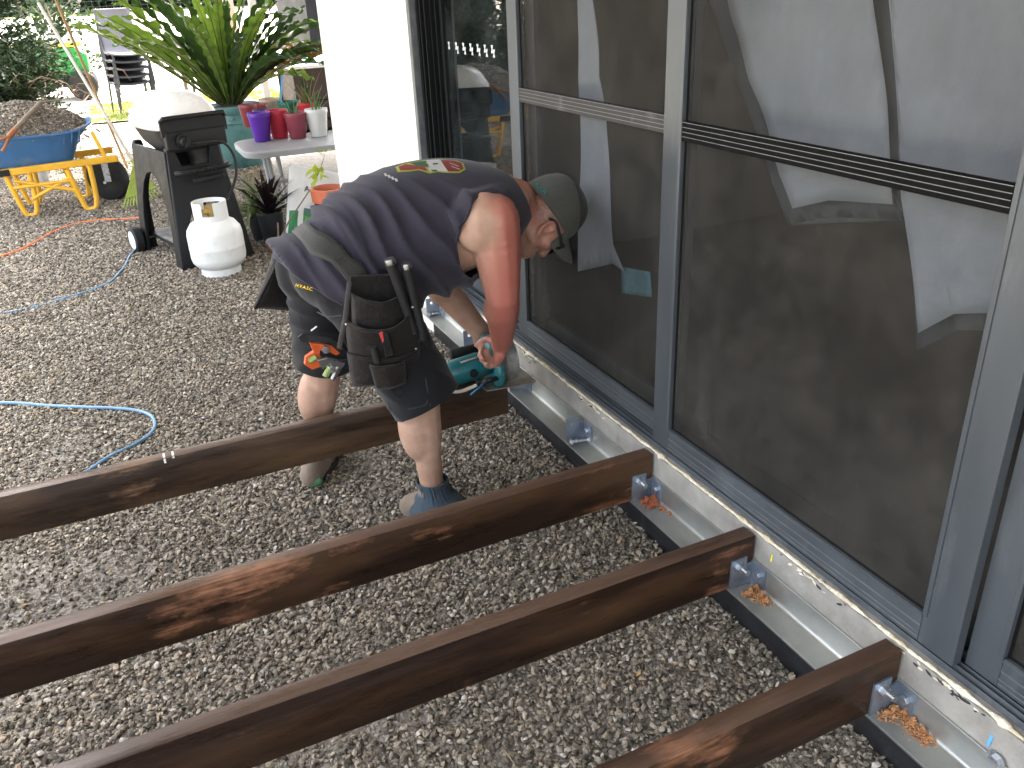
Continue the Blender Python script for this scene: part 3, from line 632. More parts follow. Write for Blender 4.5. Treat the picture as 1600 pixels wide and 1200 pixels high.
mb = MB(); mb.ring_loft([[Vector((x, y, z)) for x, y in ((-.19, cy-.37), (.19, cy-.37), (.17, cy-.27), (-.17, cy-.27))] for z in (.735, .845)]); p = mb.build('control_panel', m_black, bbq, 30, bevel=.01, local=True)
mb = MB(); mb.lathe([(.045, 0), (.045, .012), (.034, .016), (.031, .05), (.026, .055)], (-.09, cy-.371, .785), 24, (0, -1, 0)); mb.box((-.09, cy-.43, .785), (.012, .012, .058), (0, .5, 0)); mb.build('knob', m_black, p, 40, local=True)
mb = MB(); mb.tube([(-.17, -.045, .60), (-.15, -.075, .605), (.14, -.075, .612), (.17, -.04, .612)], [.02, .018, .018, .02], 12)
for k in range(12): mb.bb((-.10+.016*k, -.097, .597), (-.094+.016*k, -.09, .615))
mb.build('side_handle', m_black, bbq, 40, local=True)
mb = MB(); mb.box((.03, -.035, .545), (.20, .02, .03), (0, -.03, 0)); mb.build('tool_hook', m_black, bbq, 30, bevel=.005, local=True)
hose = [(-.06, cy-.40, .775), (.0, cy-.43, .77), (.09, cy-.42, .765), (.15, cy-.42, .74), (.185, cy-.43, .66), (.17, cy-.45, .56), (.12, cy-.47, .48), (.07, cy-.50, .44), (.05, cy-.52, .425)]
def spline(P, n=6):
    P = [Vector(p) for p in P]; out = []
    for i in range(len(P)-1):
        a, b, c, d = P[max(0, i-1)], P[i], P[i+1], P[min(len(P)-1, i+2)]
        for k in range(n):
            t = k/n; out.append(.5*((2*b)+(c-a)*t+(2*a-5*b+4*c-d)*t*t+(3*b-a-3*c+d)*t**3))
    return out+[P[-1]]
mb = MB(); mb.tube(spline(hose), .0085, 8); mb.build('gas_hose', m_rubber, bbq, 60, local=True)

gx, gy = -.800, 3.60
t = gas = thing('gas_bottle', (gx, gy, 0), 'white gas bottle standing in front of the black barbecue cart', 'gas bottle')
r = .168
mb = MB(); mb.lathe([(.02, .035), (.09, .04), (.135, .06), (r-.006, .095), (r, .125), (r, .185), (r+.0015, .19), (r, .195), (r, .27), (r-.006, .305), (.135, .345), (.09, .37), (.03, .38)], (gx, gy, 0), 48); mb.build('cylinder', m_gas, t, 50)
mb = MB(); mb.lathe([(.118, .003), (.122, .0), (.122, .055), (.118, .055)], (gx, gy, 0), 40, caps=False); mb.build('foot_ring', m_gas, t, 30)
mb = MB()
for z0, z1, a0, a1 in ((.355, .40, 0, 360), (.455, .482, 20, 340), (.40, .455, 20, 150), (.40, .455, 210, 340)):
    n = max(6, int((a1-a0)/10)); ri = []
    for i in range(n+1):
        a = R(a0+(a1-a0)*i/n-105); c, s = math.cos(a), math.sin(a)
        ri.append([Vector((gx+q*c, gy+q*s, z)) for q, z in ((.098, z0), (.103, z0), (.103, z1), (.098, z1))])
    mb.ring_loft(ri, caps=(a1-a0 < 359))
mb.build('collar', m_gas, t, 40)
mb = MB(); mb.cyl((gx, gy, .375), (gx, gy, .43), .022); mb.cyl((gx, gy, .43), (gx, gy, .455), .03, n=8); mb.cyl((gx-.05, gy-.02, .415), (gx+.05, gy+.02, .415), .018); mb.build('valve', m_brass, t, 40)

gas.scale = (.98, .98, .94)
# ================================================================== wheelbarrow
m_blue = mat('blue_tray_plastic', (.045, .145, .33), .42, 0, .1, 6, dirt=(.17, .24, .33), ds=5, dl=.55, dh=.8)
m_yel2 = mat('yellow_enamel', (.78, .42, .025), .4, 0, .1, 6, dirt=(.5, .28, .08), ds=8, dl=.58, dh=.8)
m_rust = mat('rusty_steel', (.30, .13, .06), .8, .2, .3, 30)
m_oldwood = mat('old_grey_timber', (.22, .165, .115), .8, 0, .25, 8, st=(1, 1, 6), bump=.3, bs=60)
bw = thing('wheelbarrow', (-1.75, 6.35, 0), 'blue tray wheelbarrow with yellow frame, heaped with gravel', 'wheelbarrow')
X0, Y0 = -1.75, 6.35
def bring(x0, x1, y0, y1, z, tilt, n=40, k=6.):
    r = []; cx, cy2 = (x0+x1)/2, (y0+y1)/2
    for j in range(n):
        a = 2*math.pi*(j+.5)/n; c, s = math.cos(a), math.sin(a)
        x = cx+(x1-x0)/2*math.copysign(abs(c)**(2/k), c); y = cy2+(y1-y0)/2*math.copysign(abs(s)**(2/k), s); q = max(0, (x-X0-.12)/.45)
        r.append(Vector((x, y, z+tilt*q*q)))
    return r
mb = MB(); out = [bring(-2.20, -1.58, 6.13, 6.57, .40, 0), bring(-2.36, -1.50, 6.06, 6.64, .56, .04), bring(-2.44, -1.41, 6.02, 6.68, .625, .14), bring(-2.46, -1.38, 6.0, 6.70, .63, .15), bring(-2.46, -1.38, 6.0, 6.70, .645, .15), bring(-2.43, -1.42, 6.03, 6.67, .64, .15), bring(-2.34, -1.52, 6.07, 6.63, .56, .04), bring(-2.20, -1.59, 6.14, 6.56, .412, 0)]
mb.ring_loft(out); tr = mb.build('tray', m_blue, bw, 40)
for x in (-1.50, -1.555, -1.61):
    mb = MB(); p = [on_x(0, 0, x)]; mb.tube([(x, 6.0+.075, .55), (x+.03, 6.018, .66)], .007, 6); mb.build('rib', m_blue, tr, 40)
for y in (6.12, 6.58):
    mb = MB(); mb.box((-1.93, y-.03 if y < 6.3 else y+.03, .375), (1.36, .04, .055), (0, -.025, 0)); mb.build('handle_rail', m_yel2, bw, 0, bevel=.008)
mb = MB(); mb.box((-2.13, 6.067, .37), (.16, .006, .05), (0, -.03, 0)); mb.build('rail_band', m_black, bw, 0, bevel=.002)
def uleg(x, y):
    mb = MB(); P = spline([(x-.10, y, .35), (x-.055, y+.0, .12), (x-.03, y-.005, .025), (x+.0, y-.008, .012), (x+.045, y-.005, .03), (x+.065, y, .14), (x+.07, y, .36)], 5); mb.tube(P, .0205, 10); mb.build('leg', m_yel2, bw, 60)
uleg(-1.99, 6.10); uleg(-1.54, 6.05); uleg(-1.60, 6.60); uleg(-1.99, 6.60)
for a, c in (((-2.06, 6.095, .245), (-1.64, 6.05, .26)), ((-1.95, 6.09, .14), (-1.64, 6.05, .285)), ((-2.04, 6.09, .30), (-1.585, 6.05, .17))):
    mb = MB(); mb.tube([a, c], .0155, 8); mb.build('brace', m_yel2, bw)
mb = MB(); mb.lathe([(.09, -.04), (.155, -.048), (.185, -.035), (.195, 0), (.185, .035), (.155, .048), (.09, .04)], (-1.36, 6.36, .195), 36, (.8, 1, 0)); w = mb.build('wheel', m_rubber, bw, 40)
mb = MB(); mb.lathe([(.02, -.03), (.095, -.032), (.10, .0), (.095, .032), (.02, .03)], (-1.36, 6.36, .195), 24, (.8, 1, 0)); mb.build('rim', m_yel2, w, 40)
mb = MB(); mb.cyl((-1.39, 6.12, .20), (-1.33, 6.60, .20), .012); mb.box((-1.36, 6.14, .285), (.05, .006, .17)); mb.build('axle', m_bolt, bw)
mb = MB(); mb.box((-1.36, 6.075, .50), (.03, .02, .24), (0, -.25, 0)); mb.build('tray_strut', m_yel2, bw, 0, bevel=.004)
mb = MB(); mb.box((-1.26, 6.35, .385), (.035, .52, .05)); mb.build('front_bar', m_yel2, bw, 0, bevel=.006)
# heap of gravel in it
def heap(x, y): 
    q = ((x+1.92)/.50)**2+((y-6.35)/.31)**2; return .60+.27*max(0, 1-q)**.75+.07*max(0, (x+1.6)/.2)*(x > -1.6)+.008*mnoise.noise((x*9, y*9, 0))
mb = MB(); n = 40; vs = []; dn = []
for j in range(n+1):
    for i in range(n+1):
        a = (i/n*2-1); b_ = (j/n*2-1); x = -1.92+.49*a; y = 6.35+.31*b_; vs.append((x, y, heap(x, y))); dn.append(9000)
mb.add(vs, [(j*(n+1)+i, j*(n+1)+i+1, (j+1)*(n+1)+i+1, (j+1)*(n+1)+i) for j in range(n) for i in range(n)])
me = mb.mesh('gravel_heap'); set_attr(me, 'dens', dn); set_attr(me, 'sz', [1.15]*len(dn)); ob = scatter('gravel_heap', me, m_ground, .0135, 41); tag(ob, kind='stuff')
# digging tool lying on the heap
t = thing('garden_hoe', (-2.15, 6.3, .62), 'old hoe with a grey wooden handle and rusty socket lying on the barrow heap', 'hoe')
a = on_y(18, 209, 5.93); b_ = on_y(64, 160, 6.22); a.z += .0
mb = MB(); mb.tube([a, a.lerp(b_, .5)+Vector((0, 0, .004)), b_], [.019, .021, .018], 10); mb.build('handle', m_oldwood, t, 60)
d = (a-b_).normalized(); mb = MB(); mb.tube([a-d*.06, a, a+d*.05], [.022, .024, .02], 10); mb.tube(spline([a+d*.05, a+d*.08+Vector((-.02, 0, .01)), a+d*.10+Vector((-.06, 0, .005))]), .012, 8); mb.tube(spline([a+d*.05, a+d*.10+Vector((.01, 0, -.02)), a+d*.12+Vector((-.02, -.0, -.06))]), .012, 8); mb.build('socket', m_rust, t, 50)
t = thing('bamboo_stake', (-2.2, 6.5, .7), 'thin pale stick lying across the back of the barrow heap', 'stick')
mb = MB(); mb.tube([on_y(40, 168, 6.5), on_y(62, 160, 6.5), on_y(96, 156, 6.5)], .009, 7); mb.build('stick', m_oldwood, t)
m_tub = mat('clear_tub', (.5, .52, .53), .3)
t = thing('plastic_tub', (-2.0, 6.9, 0), 'small grey plastic tub on the ground under the barrow', 'tub')
p = on_z(66, 292); mb = MB(); mb.lathe([(.06, 0), (.085, .14), (.09, .14), (.086, .145), (.055, .01)], (p.x, p.y+.1, .0), 20); mb.build('tub', m_tub, t, 40)

# ================================================================== rake and second handle
m_rakeh = mat('white_rake_handle', (.66, .60, .50), .6, 0, .1, 8); m_rakep = mat('lime_rake_plastic', (.33, .42, .07), .45, 0, .15, 8); m_bamb = mat('brown_handle', (.36, .22, .10), .6, 0, .2, 9)
ra = on_z(224, 318, .012); hd = on_y(211, 258, ra.y+.17); tp = on_y(60, 5, 7.15)
t = thing('leaf_rake', (ra.x, ra.y, 0), 'lime green leaf rake with a white handle, leaning head down by the barbecue cart', 'rake')
mb = MB(); mb.tube([hd, tp], [.0135, .0135], 10); mb.build('handle', m_rakeh, t)
mb = MB(); mb.cyl(hd+(hd-tp).normalized()*.09, hd+(tp-hd).normalized()*.05, .018, .015); mb.build('socket', m_rakep, t)
side = Vector((.86, .5, .12)).normalized(); ax = (ra-hd).normalized(); L0 = (ra-hd).length
for k in range(13):
    s = (k-6)/6; a = hd+ax*.04+side*s*.025; b_ = hd+ax*L0*(1-.08*s*s)+side*s*.19; mb = MB()
    n = Vector((-.4, -.85, .2)); c = b_+n*.03-ax*.01
    mb.tube([a, a.lerp(b_, .5), b_, c], [.006, .0065, .006, .003], 6, sq=.5); mb.build('tine', m_rakep, t, 60)
for q, wd in ((.42, .085), (.72, .142)):
    mb = MB(); mb.tube([hd+ax*L0*q+side*wd*s for s in (-1, 0, 1)], .0075, 6); mb.build('cross_tie', m_rakep, t)
mb = MB(); mb.add([hd+side*.028, hd-side*.028, hd+ax*L0*.70-side*.135, hd+ax*L0*.70+side*.135], [(0, 1, 2, 3)]); mb.build('web', m_rakep, t, 0, solid=.002)
t = thing('tool_handle', (ra.x, ra.y+.4, 0), 'thin brown wooden tool handle leaning beside the white rake handle', 'tool handle')
mb = MB(); mb.tube([on_z(199, 262, 0.02), on_y(82, -12, 7.5)], .0125, 10); mb.build('handle', m_bamb, t)

# ================================================================== fern in its glazed pot
m_teal = mat('teal_glaze', (.10, .235, .225), .33, 0, .18, 5, bump=.06, bs=40, coat=.35, dirt=(.055, .12, .115), ds=6, dl=.5, dh=.8)
m_soil = mat('potting_soil', (.055, .036, .024), .95, 0, .5, 60, bump=.8, bs=70)
m_frond = leafmat('fern_frond', (.06, .14, .016), (.17, .29, .04), .42, .34)
m_frondd = leafmat('dark_fern_frond', (.014, .050, .012), (.042, .10, .018), .3, .36)
m_frondy = leafmat('yellowing_frond', (.16, .14, .015), (.19, .085, .015), .35, .5, 9)
m_rib = mat('frond_midrib', (.05, .045, .02), .6)
px0, py0 = on_z(383, 264).x, on_z(383, 264).y+.22
fern = thing('potted_fern', (px0, py0, 0), "large bird's nest fern in a carved teal glazed pot behind the barbecue", 'fern')
mb = MB(); mb.lathe([(.20, 0), (.235, .03), (.265, .2), (.295, .38), (.305, .44), (.30, .47), (.298, .53), (.315, .545), (.33, .565), (.33, .60), (.315, .61), (.29, .60), (.285, .55), (.28, .54)], (px0, py0, 0), 56); pot_ = mb.build('pot', m_teal, fern, 40)
mb = MB()
for z in (.445, .535): mb.lathe([(.296, -.006), (.308, -.006), (.312, 0), (.308, .006), (.296, .006)], (px0, py0, z), 56)
for k in range(20):
    a0 = 2*math.pi*k/20
    for sgn in (1, -1):
        P = []
        for i in range(14):
            q = i/13; th = q*4.6*sgn; rr_ = .026*(1-q*.75); aa = a0+(sgn*.055+rr_*math.cos(th)*sgn)/.30; P.append((px0+.302*math.cos(aa), py0+.302*math.sin(aa), .49+.9*rr_*math.sin(th)))
        mb.tube(P, .0055, 5)
mb.build('scroll_relief', m_teal, pot_, 60)
mb = MB(); mb.grid(lambda a, b_: Vector((px0+.285*b_*math.cos(a*6.2832), py0+.285*b_*math.sin(a*6.2832), .57+.05*(1-b_)+.02*mnoise.noise((a*20, b_*7, 2)))), 30, 5); mb.build('soil', m_soil, fern, 60)
def frond(az, el, L, w, droop, m, twist=0., ph=0.):
    """strap leaf: az heading, el start elevation, arching outwards, crinkled edges"""
    mb = MB(); n = 46; base = Vector((px0, py0, .56)); h = Vector((math.cos(az), math.sin(az), 0)); sd2 = Vector((-math.sin(az), math.cos(az), 0)); p = base+h*.05; e = el; ds = L/n; rings = []
    for i in range(n+1):
        q = i/n; tdir = h*math.cos(e)+Vector((0, 0, 1))*math.sin(e); nrm = -h*math.sin(e)+Vector((0, 0, 1))*math.cos(e)
        wd = w*(.16+.84*min(1, (q*2.1)**1.2))*(1-max(0, (q-.72)/.28)**2.2)+.002; tw = twist*q; sd3 = sd2*math.cos(tw)+nrm*math.sin(tw); n3 = nrm*math.cos(tw)-sd2*math.sin(tw)
        row = []
        for k in range(7):
            s = (k-3)/3; wave = .020*abs(s)**1.5*math.sin(q*52+ph+(1.3 if s > 0 else 0))*(.3+q)*min(1, w/.05); row.append(p+sd3*s*wd*(1+.16*math.sin(q*62+ph*3+s)*abs(s))+n3*(.35*wd*abs(s)**1.3+wave))
        rings.append(row); p = p+tdir*ds*1.13; e -= droop/n*(.4+1.3*q)
    mb.ring_loft(rings, caps=False, closed=False); f = mb.build('frond', m, fern, 80)
    mb = MB(); mb.tube([rr_[3]-Vector((0, 0, .002)) for rr_ in rings[:-3]], [.0075*(1-.8*i/n) for i in range(n-2)], 5); mb.build('midrib', m_rib, f, 60)
r3 = random.Random(5)
for k in range(50):
    az = 2*math.pi*k/50*1.0+r3.uniform(-.09, .09); lay = k % 3
    el = (R(80), R(66), R(53))[lay]+r3.uniform(-.1, .1); L = r3.uniform(1.0, 1.3) if lay else r3.uniform(.95, 1.25)
    m = m_frond if r3.random() < .62 else m_frondd
    if math.cos(az) > .5 and r3.random() < .6: m = m_frondd
    if k in (30, 6): m = m_frondy; L *= .75
    frond(az, el, L, r3.uniform(.036, .060), r3.uniform(.5, 1.1)+(.15 if lay == 2 else 0), m, r3.uniform(-.6, .6), r3.random()*6)
for a in range(16): frond(r3.uniform(-.9, 1.0), R(r3.uniform(34, 66)), r3.uniform(.95, 1.3), r3.uniform(.05, .075), r3.uniform(.8, 1.5), (m_frondd, m_frondd, m_frondy, m_frond)[a % 4], r3.uniform(-.5, .5), r3.random()*6)
for a in range(7): frond(r3.uniform(2.7, 3.8), R(r3.uniform(40, 60)), r3.uniform(1.15, 1.4), r3.uniform(.05, .07), r3.uniform(.2, .6), m_frond, r3.uniform(-.6, .6), r3.random()*6)

# ================================================================== table and its flower pots
m_table = mat('grey_table_plastic', (.40, .41, .42), .5, 0, .06, 6)
TZ = .55
c0 = on_z(372, 207, TZ); c1 = on_z(430, 237, TZ); c2 = on_z(517, 224, TZ)
t = thing('plastic_table', (c1.x, c1.y+.3, 0), 'grey plastic outdoor table crowded with flower pots, left of the white wall', 'table')
tx0, tx1, ty0, ty1 = c1.x-.20, c1.x+.9, c1.y+.02, c1.y+.75
def trect(z, ins, n=10):
    P = []
    for cx, cy2, a0 in ((tx1-.12, ty1-.12, 0), (tx0+.16, ty1-.16, 90), (tx0+.16, ty0+.16, 180), (tx1-.12, ty0+.12, 270)):
        rr_ = .16 if cx < (tx0+tx1)/2 else .12
        for i in range(n+1): a = R(a0+90*i/n); P.append(Vector((cx+(rr_-ins)*math.cos(a), cy2+(rr_-ins)*math.sin(a), z)))
    return P
mb = MB(); mb.ring_loft([trect(TZ-.045, .012), trect(TZ-.042, .0), trect(TZ-.006, .0), trect(TZ, .006), trect(TZ, .05), trect(TZ-.003, .054)]); mb.build('table_top', m_table, t, 40)
for x, y in ((tx0+.17, ty0+.16), (tx0+.26, ty0+.30), (tx1-.3, ty0+.16), (tx0+.2, ty1-.15), (tx1-.2, ty1-.15)):
    mb = MB(); mb.tube([(x, y, TZ-.046), (x+.03, y+.01, .0)], .017, 10); mb.build('leg', m_table, t)
mb = MB(); mb.tube([(tx0+.19, ty0+.17, .30), (tx1-.29, ty0+.17, .30)], .013, 8); mb.build('crossbar', m_table, t)
def pot(name, px, py, wtop, hpx, col, label, group='small plastic pots on the grey table', z=TZ, soil=True, rough=.42, at=None, tr=.0):
    px = px+5; p = on_z(px, py, z) if at is None else Vector(at); dd = (p-CAM).dot(FW); k = dd/F; rt = wtop/2*k*.97; h = hpx*k*.98; p = p+Vector((0, rt*.72, 0))
    m = mat(name+'_plastic', col, rough, 0, .05, 8); t = thing('plant_pot', (p.x, p.y, z), label, 'pot', group)
    mb = MB(); rb = rt*.70; mb.lathe([(rb*.94, .0), (rb, .004), (rt*.955, h*.86), (rt*.965, h*.87), (rt, h*.875), (rt, h), (rt*.93, h), (rt*.9, h*.85), (rb*.9, h*.4)], (p.x, p.y, z+.0005), 32)
    w = mb.build('wall', m, t, 40)
    if soil:
        mb = MB(); mb.lathe([(rt*.905, h*.80), (rt*.5, h*.82), (rt*.05, h*.83)], (p.x, p.y, z), 20); mb.build('soil', m_soil, t, 60)
    return t, p, rt, h
PURP = pot('purple', 408, 222, 36, 44, (.11, .028, .36), 'bright purple plastic pot at the front of the grey table')
pot('violet', 416, 209, 37, 36, (.055, .045, .10), 'dark violet pot just behind the bright purple pot', soil=False)
pot('red', 436, 217, 36, 43, (.48, .028, .05), 'plain red pot between the purple pot and the pink one')
PINK = pot('pink', 464, 217, 37, 39, (.30, .06, .09), 'dusty pink pot growing onion shoots at the table front')
WHITE = pot('white', 497, 214, 36, 42, (.78, .78, .74), 'white pot with green shoots against the white wall')
pot('maroon', 389, 199, 29, 34, (.23, .045, .055), 'maroon pot nearest the left end of the grey table', soil=False)
pot('maroon', 400, 200, 26, 24, (.22, .05, .05), 'short maroon pot tucked behind the bright purple pot', soil=False)
pot('maroon', 404, 190, 28, 26, (.25, .04, .05), 'maroon pot at the back, in front of the teal fern pot', soil=False)
pot('beige', 423, 184, 36, 28, (.46, .36, .25), 'beige pot at the back of the grey table')
GREEN = pot('green', 452, 186, 38, 26, (.02, .16, .11), 'dark green pot at the back of the table beside the blue stake')
RED2 = pot('red', 480, 186, 32, 24, (.52, .03, .04), 'shallow red pot holding dry orchid canes')
m_shoot = leafmat('onion_leaf', (.12, .26, .09), (.22, .36, .16), .3); m_cane = leafmat('dry_cane', (.34, .25, .11), (.22, .22, .07), .2)
def blades(parent, c, n, h0, h1, spread, m, w=.005, name='leaf', bend=.5, seed=0, rad=.03):
    r2 = random.Random(seed)
    for k in range(n):
        az = r2.random()*6.283; L = r2.uniform(h0, h1); p = Vector(c)+Vector((math.cos(az), math.sin(az), 0))*r2.random()*rad; e = R(90)-r2.random()*spread; h = Vector((math.cos(az), math.sin(az), 0)); P = []; n_ = 9
        for i in range(n_+1): P.append(p.copy()); p = p+(h*math.cos(e)+Vector((0, 0, 1))*math.sin(e))*(L/n_); e -= r2.random()*bend/n_*2
        mb = MB(); mb.tube(P, [w*(1-.8*(i/n_)**2) for i in range(n_+1)], 5, sq=.45); mb.build(name, m, parent, 70)
blades(PINK[0], PINK[1]+Vector((-.02, 0, TZ*0+PINK[3]*.8)), 7, .12, .26, .5, m_shoot, .005, seed=1)
blades(WHITE[0], WHITE[1]+Vector((0, 0, WHITE[3]*.85)), 7, .10, .22, .7, m_shoot, .007, seed=2)
blades(RED2[0], RED2[1]+Vector((0, 0, RED2[3]*.8)), 15, .16, .38, .5, m_cane, .006, 'cane', seed=3, rad=.05)
for k in range(4):
    blades(RED2[0], RED2[1]+Vector((rnd.uniform(-.05, .05), 0, RED2[3]*.8)), 1, .3, .4, .3, m_frondd, .014, 'leaf', seed=30+k)
t = thing('plant_stake', (0, 0, TZ), 'flat blue plastic stake standing by the green pot', 'stake')
m_bl2 = mat('blue_plastic', (.05, .17, .33), .4); a = on_y(437, 178, GREEN[1].y+.05); b_ = on_y(441, 117, GREEN[1].y+.08); mb = MB(); mb.tube([a, b_], .02, 8, sq=.3); mb.build('blade', m_bl2, t)

# ================================================================== bag, pots and plants on the ground by the white wall
m_bag = mat('white_woven_bag', (.76, .76, .74), .5, 0, .04, 8, bump=.3, bs=14); m_bagg = mat('green_print', (.05, .30, .05), .5, 0, .5, 45, col2=(.12, .45, .12)); m_bagb = mat('sky_print', (.20, .36, .42), .5, 0, .5, 30, col2=(.08, .2, .12)); m_ink = mat('black_ink', (.02, .02, .02), .5); m_inkg = mat('green_ink', (.03, .25, .09), .5)
by = 3.98
bl = [on_y(446, 372, by-.05), on_y(545, 385, by+.02), on_y(535, 271, by+.22), on_y(452, 256, by+.20)]
nrm = (bl[1]-bl[0]).cross(bl[3]-bl[0]).normalized(); nrm = -nrm if nrm.y > 0 else nrm
bag = thing('soil_bag', ((bl[0].x+bl[1].x)/2, by, 0), 'white plastic bag of potting mix with green print leaning by the white wall', 'bag')
def bagp(u_, v_, s=1, k=0.):
    p = bl[0].lerp(bl[1], u_).lerp(bl[3].lerp(bl[2], u_), v_); b2 = (max(0, 4*u_*(1-u_))**.45)*(max(0, 4*v_*(1-v_))**.35)
    c = .010*mnoise.noise((u_*6, v_*6, s*3.))+.006*mnoise.noise((u_*15, v_*11, s)); return p+nrm*(s*(.065*b2)+c*b2+k)
mb = MB(); mb.grid(lambda a, b_: bagp(a, b_, 1), 30, 30); mb.grid(lambda a, b_: bagp(a, b_, -1), 30, 30); mb.build('sack', m_bag, bag, 70)
def bagprint(u0, u1, v0, v1, m, name='print', skew=0.):
    mb = MB(); mb.grid(lambda a, b_: bagp(u0+(u1-u0)*a+skew*b_, v0+(v1-v0)*b_, 1, .0022), 8, 8); mb.build(name, m, bag, 70)
bagprint(.22, .72, .06, .30, m_bagg); bagprint(.22, .72, .30, .40, m_bagb); bagprint(.02, .14, .05, .36, m_inkg)
for k in range(5): bagprint(.42+.012*k, .44+.012*k+.05, .49-.0*k, .50, m_inkg)
for k in range(7): bagprint(.44+.05*k, .474+.05*k, .455, .485, m_inkg); bagprint(.46+.045*k, .485+.045*k, .415, .442, m_inkg)
def bagtext(s, u_, v_, size, m):
    me = text_mesh(s, size); ux = (bagp(u_+.03, v_)-bagp(u_-.03, v_)).normalized(); uz = nrm.cross(ux); o = bagp(u_, v_, 1, .004); me.transform(Matrix(((ux.x, uz.x, nrm.x, o.x), (ux.y, uz.y, nrm.y, o.y), (ux.z, uz.z, nrm.z, o.z), (0, 0, 0, 1)))); link('lettering', me, m, bag)
bagtext('A', .27, .66, .06, m_ink); bagtext('M', .60, .545, .05, m_ink)
m_dpot = mat('charcoal_pot', (.018, .02, .023), .5); m_terra = mat('terracotta_plastic', (.50, .13, .06), .55); m_brownpot = mat('brown_pot', (.20, .08, .05), .6)
m_spider = leafmat('spider_leaf', (.16, .25, .08), (.36, .42, .22), .3); m_rhoeo = leafmat('purple_leaf', (.008, .005, .006), (.024, .008, .011), .12); m_yleaf = leafmat('lime_leaf', (.28, .40, .03), (.42, .50, .06), .4)
def gpot(px, py, r_, h, m, label, rim=None):
    p = on_z(px, py); c = Vector((p.x, p.y+r_*.7, 0)); t = thing('plant_pot', c, label, 'pot', 'pots standing on the gravel by the white wall')
    mb = MB(); mb.lathe([(r_*.7, 0), (r_*.72, .005), (r_*.97, h*.97), (r_*.92, h), (r_*.9, h*.8)], c, 28); mb.build('wall', m, t, 40)
    if rim: mb = MB(); mb.lathe([(r_*.95, h*.82), (r_*1.05, h*.83), (r_*1.08, h*.99), (r_*1.02, h*1.02), (r_*.94, h)], c, 28); mb.build('rim', rim, t, 40)
    mb = MB(); mb.lathe([(r_*.9, h*.88), (r_*.4, h*.9), (.002, h*.905)], c, 20); mb.build('soil', m_soil, t, 60); return t, c
t, c = gpot(432, 382, .095, .22, m_dpot, 'charcoal pot with dark purple leaves beside the soil bag')
def straps(t, c, n, L0, L1, w, m, el0, el1, seed, droop=1.2):
    r2 = random.Random(seed)
    for k in range(n):
        az = r2.random()*6.283; L = r2.uniform(L0, L1); e = R(r2.uniform(el0, el1)); p = Vector(c); h = Vector((math.cos(az), math.sin(az), 0)); sd2 = Vector((-math.sin(az), math.cos(az), 0)); rows = []; n_ = 8; ph = r2.random()
        for i in range(n_+1):
            q = i/n_; wd = w*(.5+.5*min(1, q*4))*(1-q**3)+.001; up = -h*math.sin(e)+Vector((0, 0, 1))*math.cos(e); rows.append([p-sd2*wd+up*wd*.35, p, p+sd2*wd+up*wd*.35]); p = p+(h*math.cos(e)+Vector((0, 0, 1))*math.sin(e))*L/n_; e -= droop/n_*(.3+1.5*q)
        mb = MB(); mb.ring_loft(rows, caps=False, closed=False); mb.build('leaf', m, t, 80)
straps(t, c+Vector((0, 0, .20)), 44, .20, .33, .021, m_rhoeo, 20, 88, 4, .5)
t, c = gpot(412, 376, .08, .17, m_dpot, 'black pot of variegated spider plant beside the gas bottle')
straps(t, c+Vector((-.02, 0, .16)), 95, .22, .42, .0075, m_spider, 15, 88, 9, 2.3)
t, c = gpot(441, 398, .09, .085, m_brownpot, "low brown pot with a bare leaning twig, beside the man's belt")
st_ = [c+Vector((0, 0, .07)), on_y(452, 345, c.y), on_y(470, 318, c.y), on_y(485, 295, c.y), on_y(498, 270, c.y-.02), on_y(505, 250, c.y-.03), on_y(510, 232, c.y-.03)]
mb = MB(); mb.tube(spline(st_), [.006*(1-.7*i/36) for i in range(37)], 6); mb.tube([c+Vector((0, 0, .07)), on_y(434, 348, c.y)], .006, 6); mb.build('stem', m_oldwood, t, 60)
r4 = random.Random(8)
def leaf(c, d, L, w, m, t, name='leaf'):
    d = Vector(d).normalized(); s = d.cross(Vector((0, -.5, .85))).normalized(); rows = []
    for i in range(6): q = i/5; rows.append([c+d*L*q-s*w*math.sin(math.pi*min(1, q*.95+.05))+Vector((0, 0, -.12*L*q*q)), c+d*L*q+Vector((0, 0, -.15*L*q*q-.003)), c+d*L*q+s*w*math.sin(math.pi*min(1, q*.95+.05))+Vector((0, 0, -.12*L*q*q))])
    mb = MB(); mb.ring_loft(rows, caps=False, closed=False); mb.build(name, m, t, 80)
for k in range(12):
    q = on_y(498+r4.uniform(-9, 9), 268+r4.uniform(-12, 14), c.y-.03); leaf(q, (r4.uniform(-1, 1), r4.uniform(-.6, .2), r4.uniform(-1, .4)), r4.uniform(.05, .085), r4.uniform(.010, .016), m_yleaf, t)
for k in range(4): leaf(on_y(507+r4.uniform(-4, 4), 240+r4.uniform(-8, 8), c.y-.03), (r4.uniform(-1, 1), -.2, .3), .05, .009, m_yleaf, t)
mb = MB(); mb.box(c+Vector((-.015, -.055, .075)), (.035, .03, .04), (.3, .2, .4)); mb.build('plant_tag', m_rakeh, t, 0)
gp = on_y(514, 300, 3.62); 
t = thing('plant_pot', (gp.x+.0, 3.62, 0), 'tall charcoal pot with an orange rim against the white wall', 'pot', 'pots standing on the gravel by the white wall'); c = Vector((gp.x, 3.62, 0)); h = on_y(517, 292, 3.62).z
mb = MB(); mb.lathe([(.075, 0), (.105, h*.86), (.10, h*.86)], c, 28); mb.build('wall', m_dpot, t, 40)
mb = MB(); mb.lathe([(.102, h*.80), (.113, h*.81), (.118, h*.99), (.113, h), (.10, h), (.098, h*.9)], c, 28); mb.build('rim', m_terra, t, 40)
mb = MB(); mb.lathe([(.1, h*.92), (.002, h*.93)], c, 20); mb.build('soil', m_soil, t, 60)

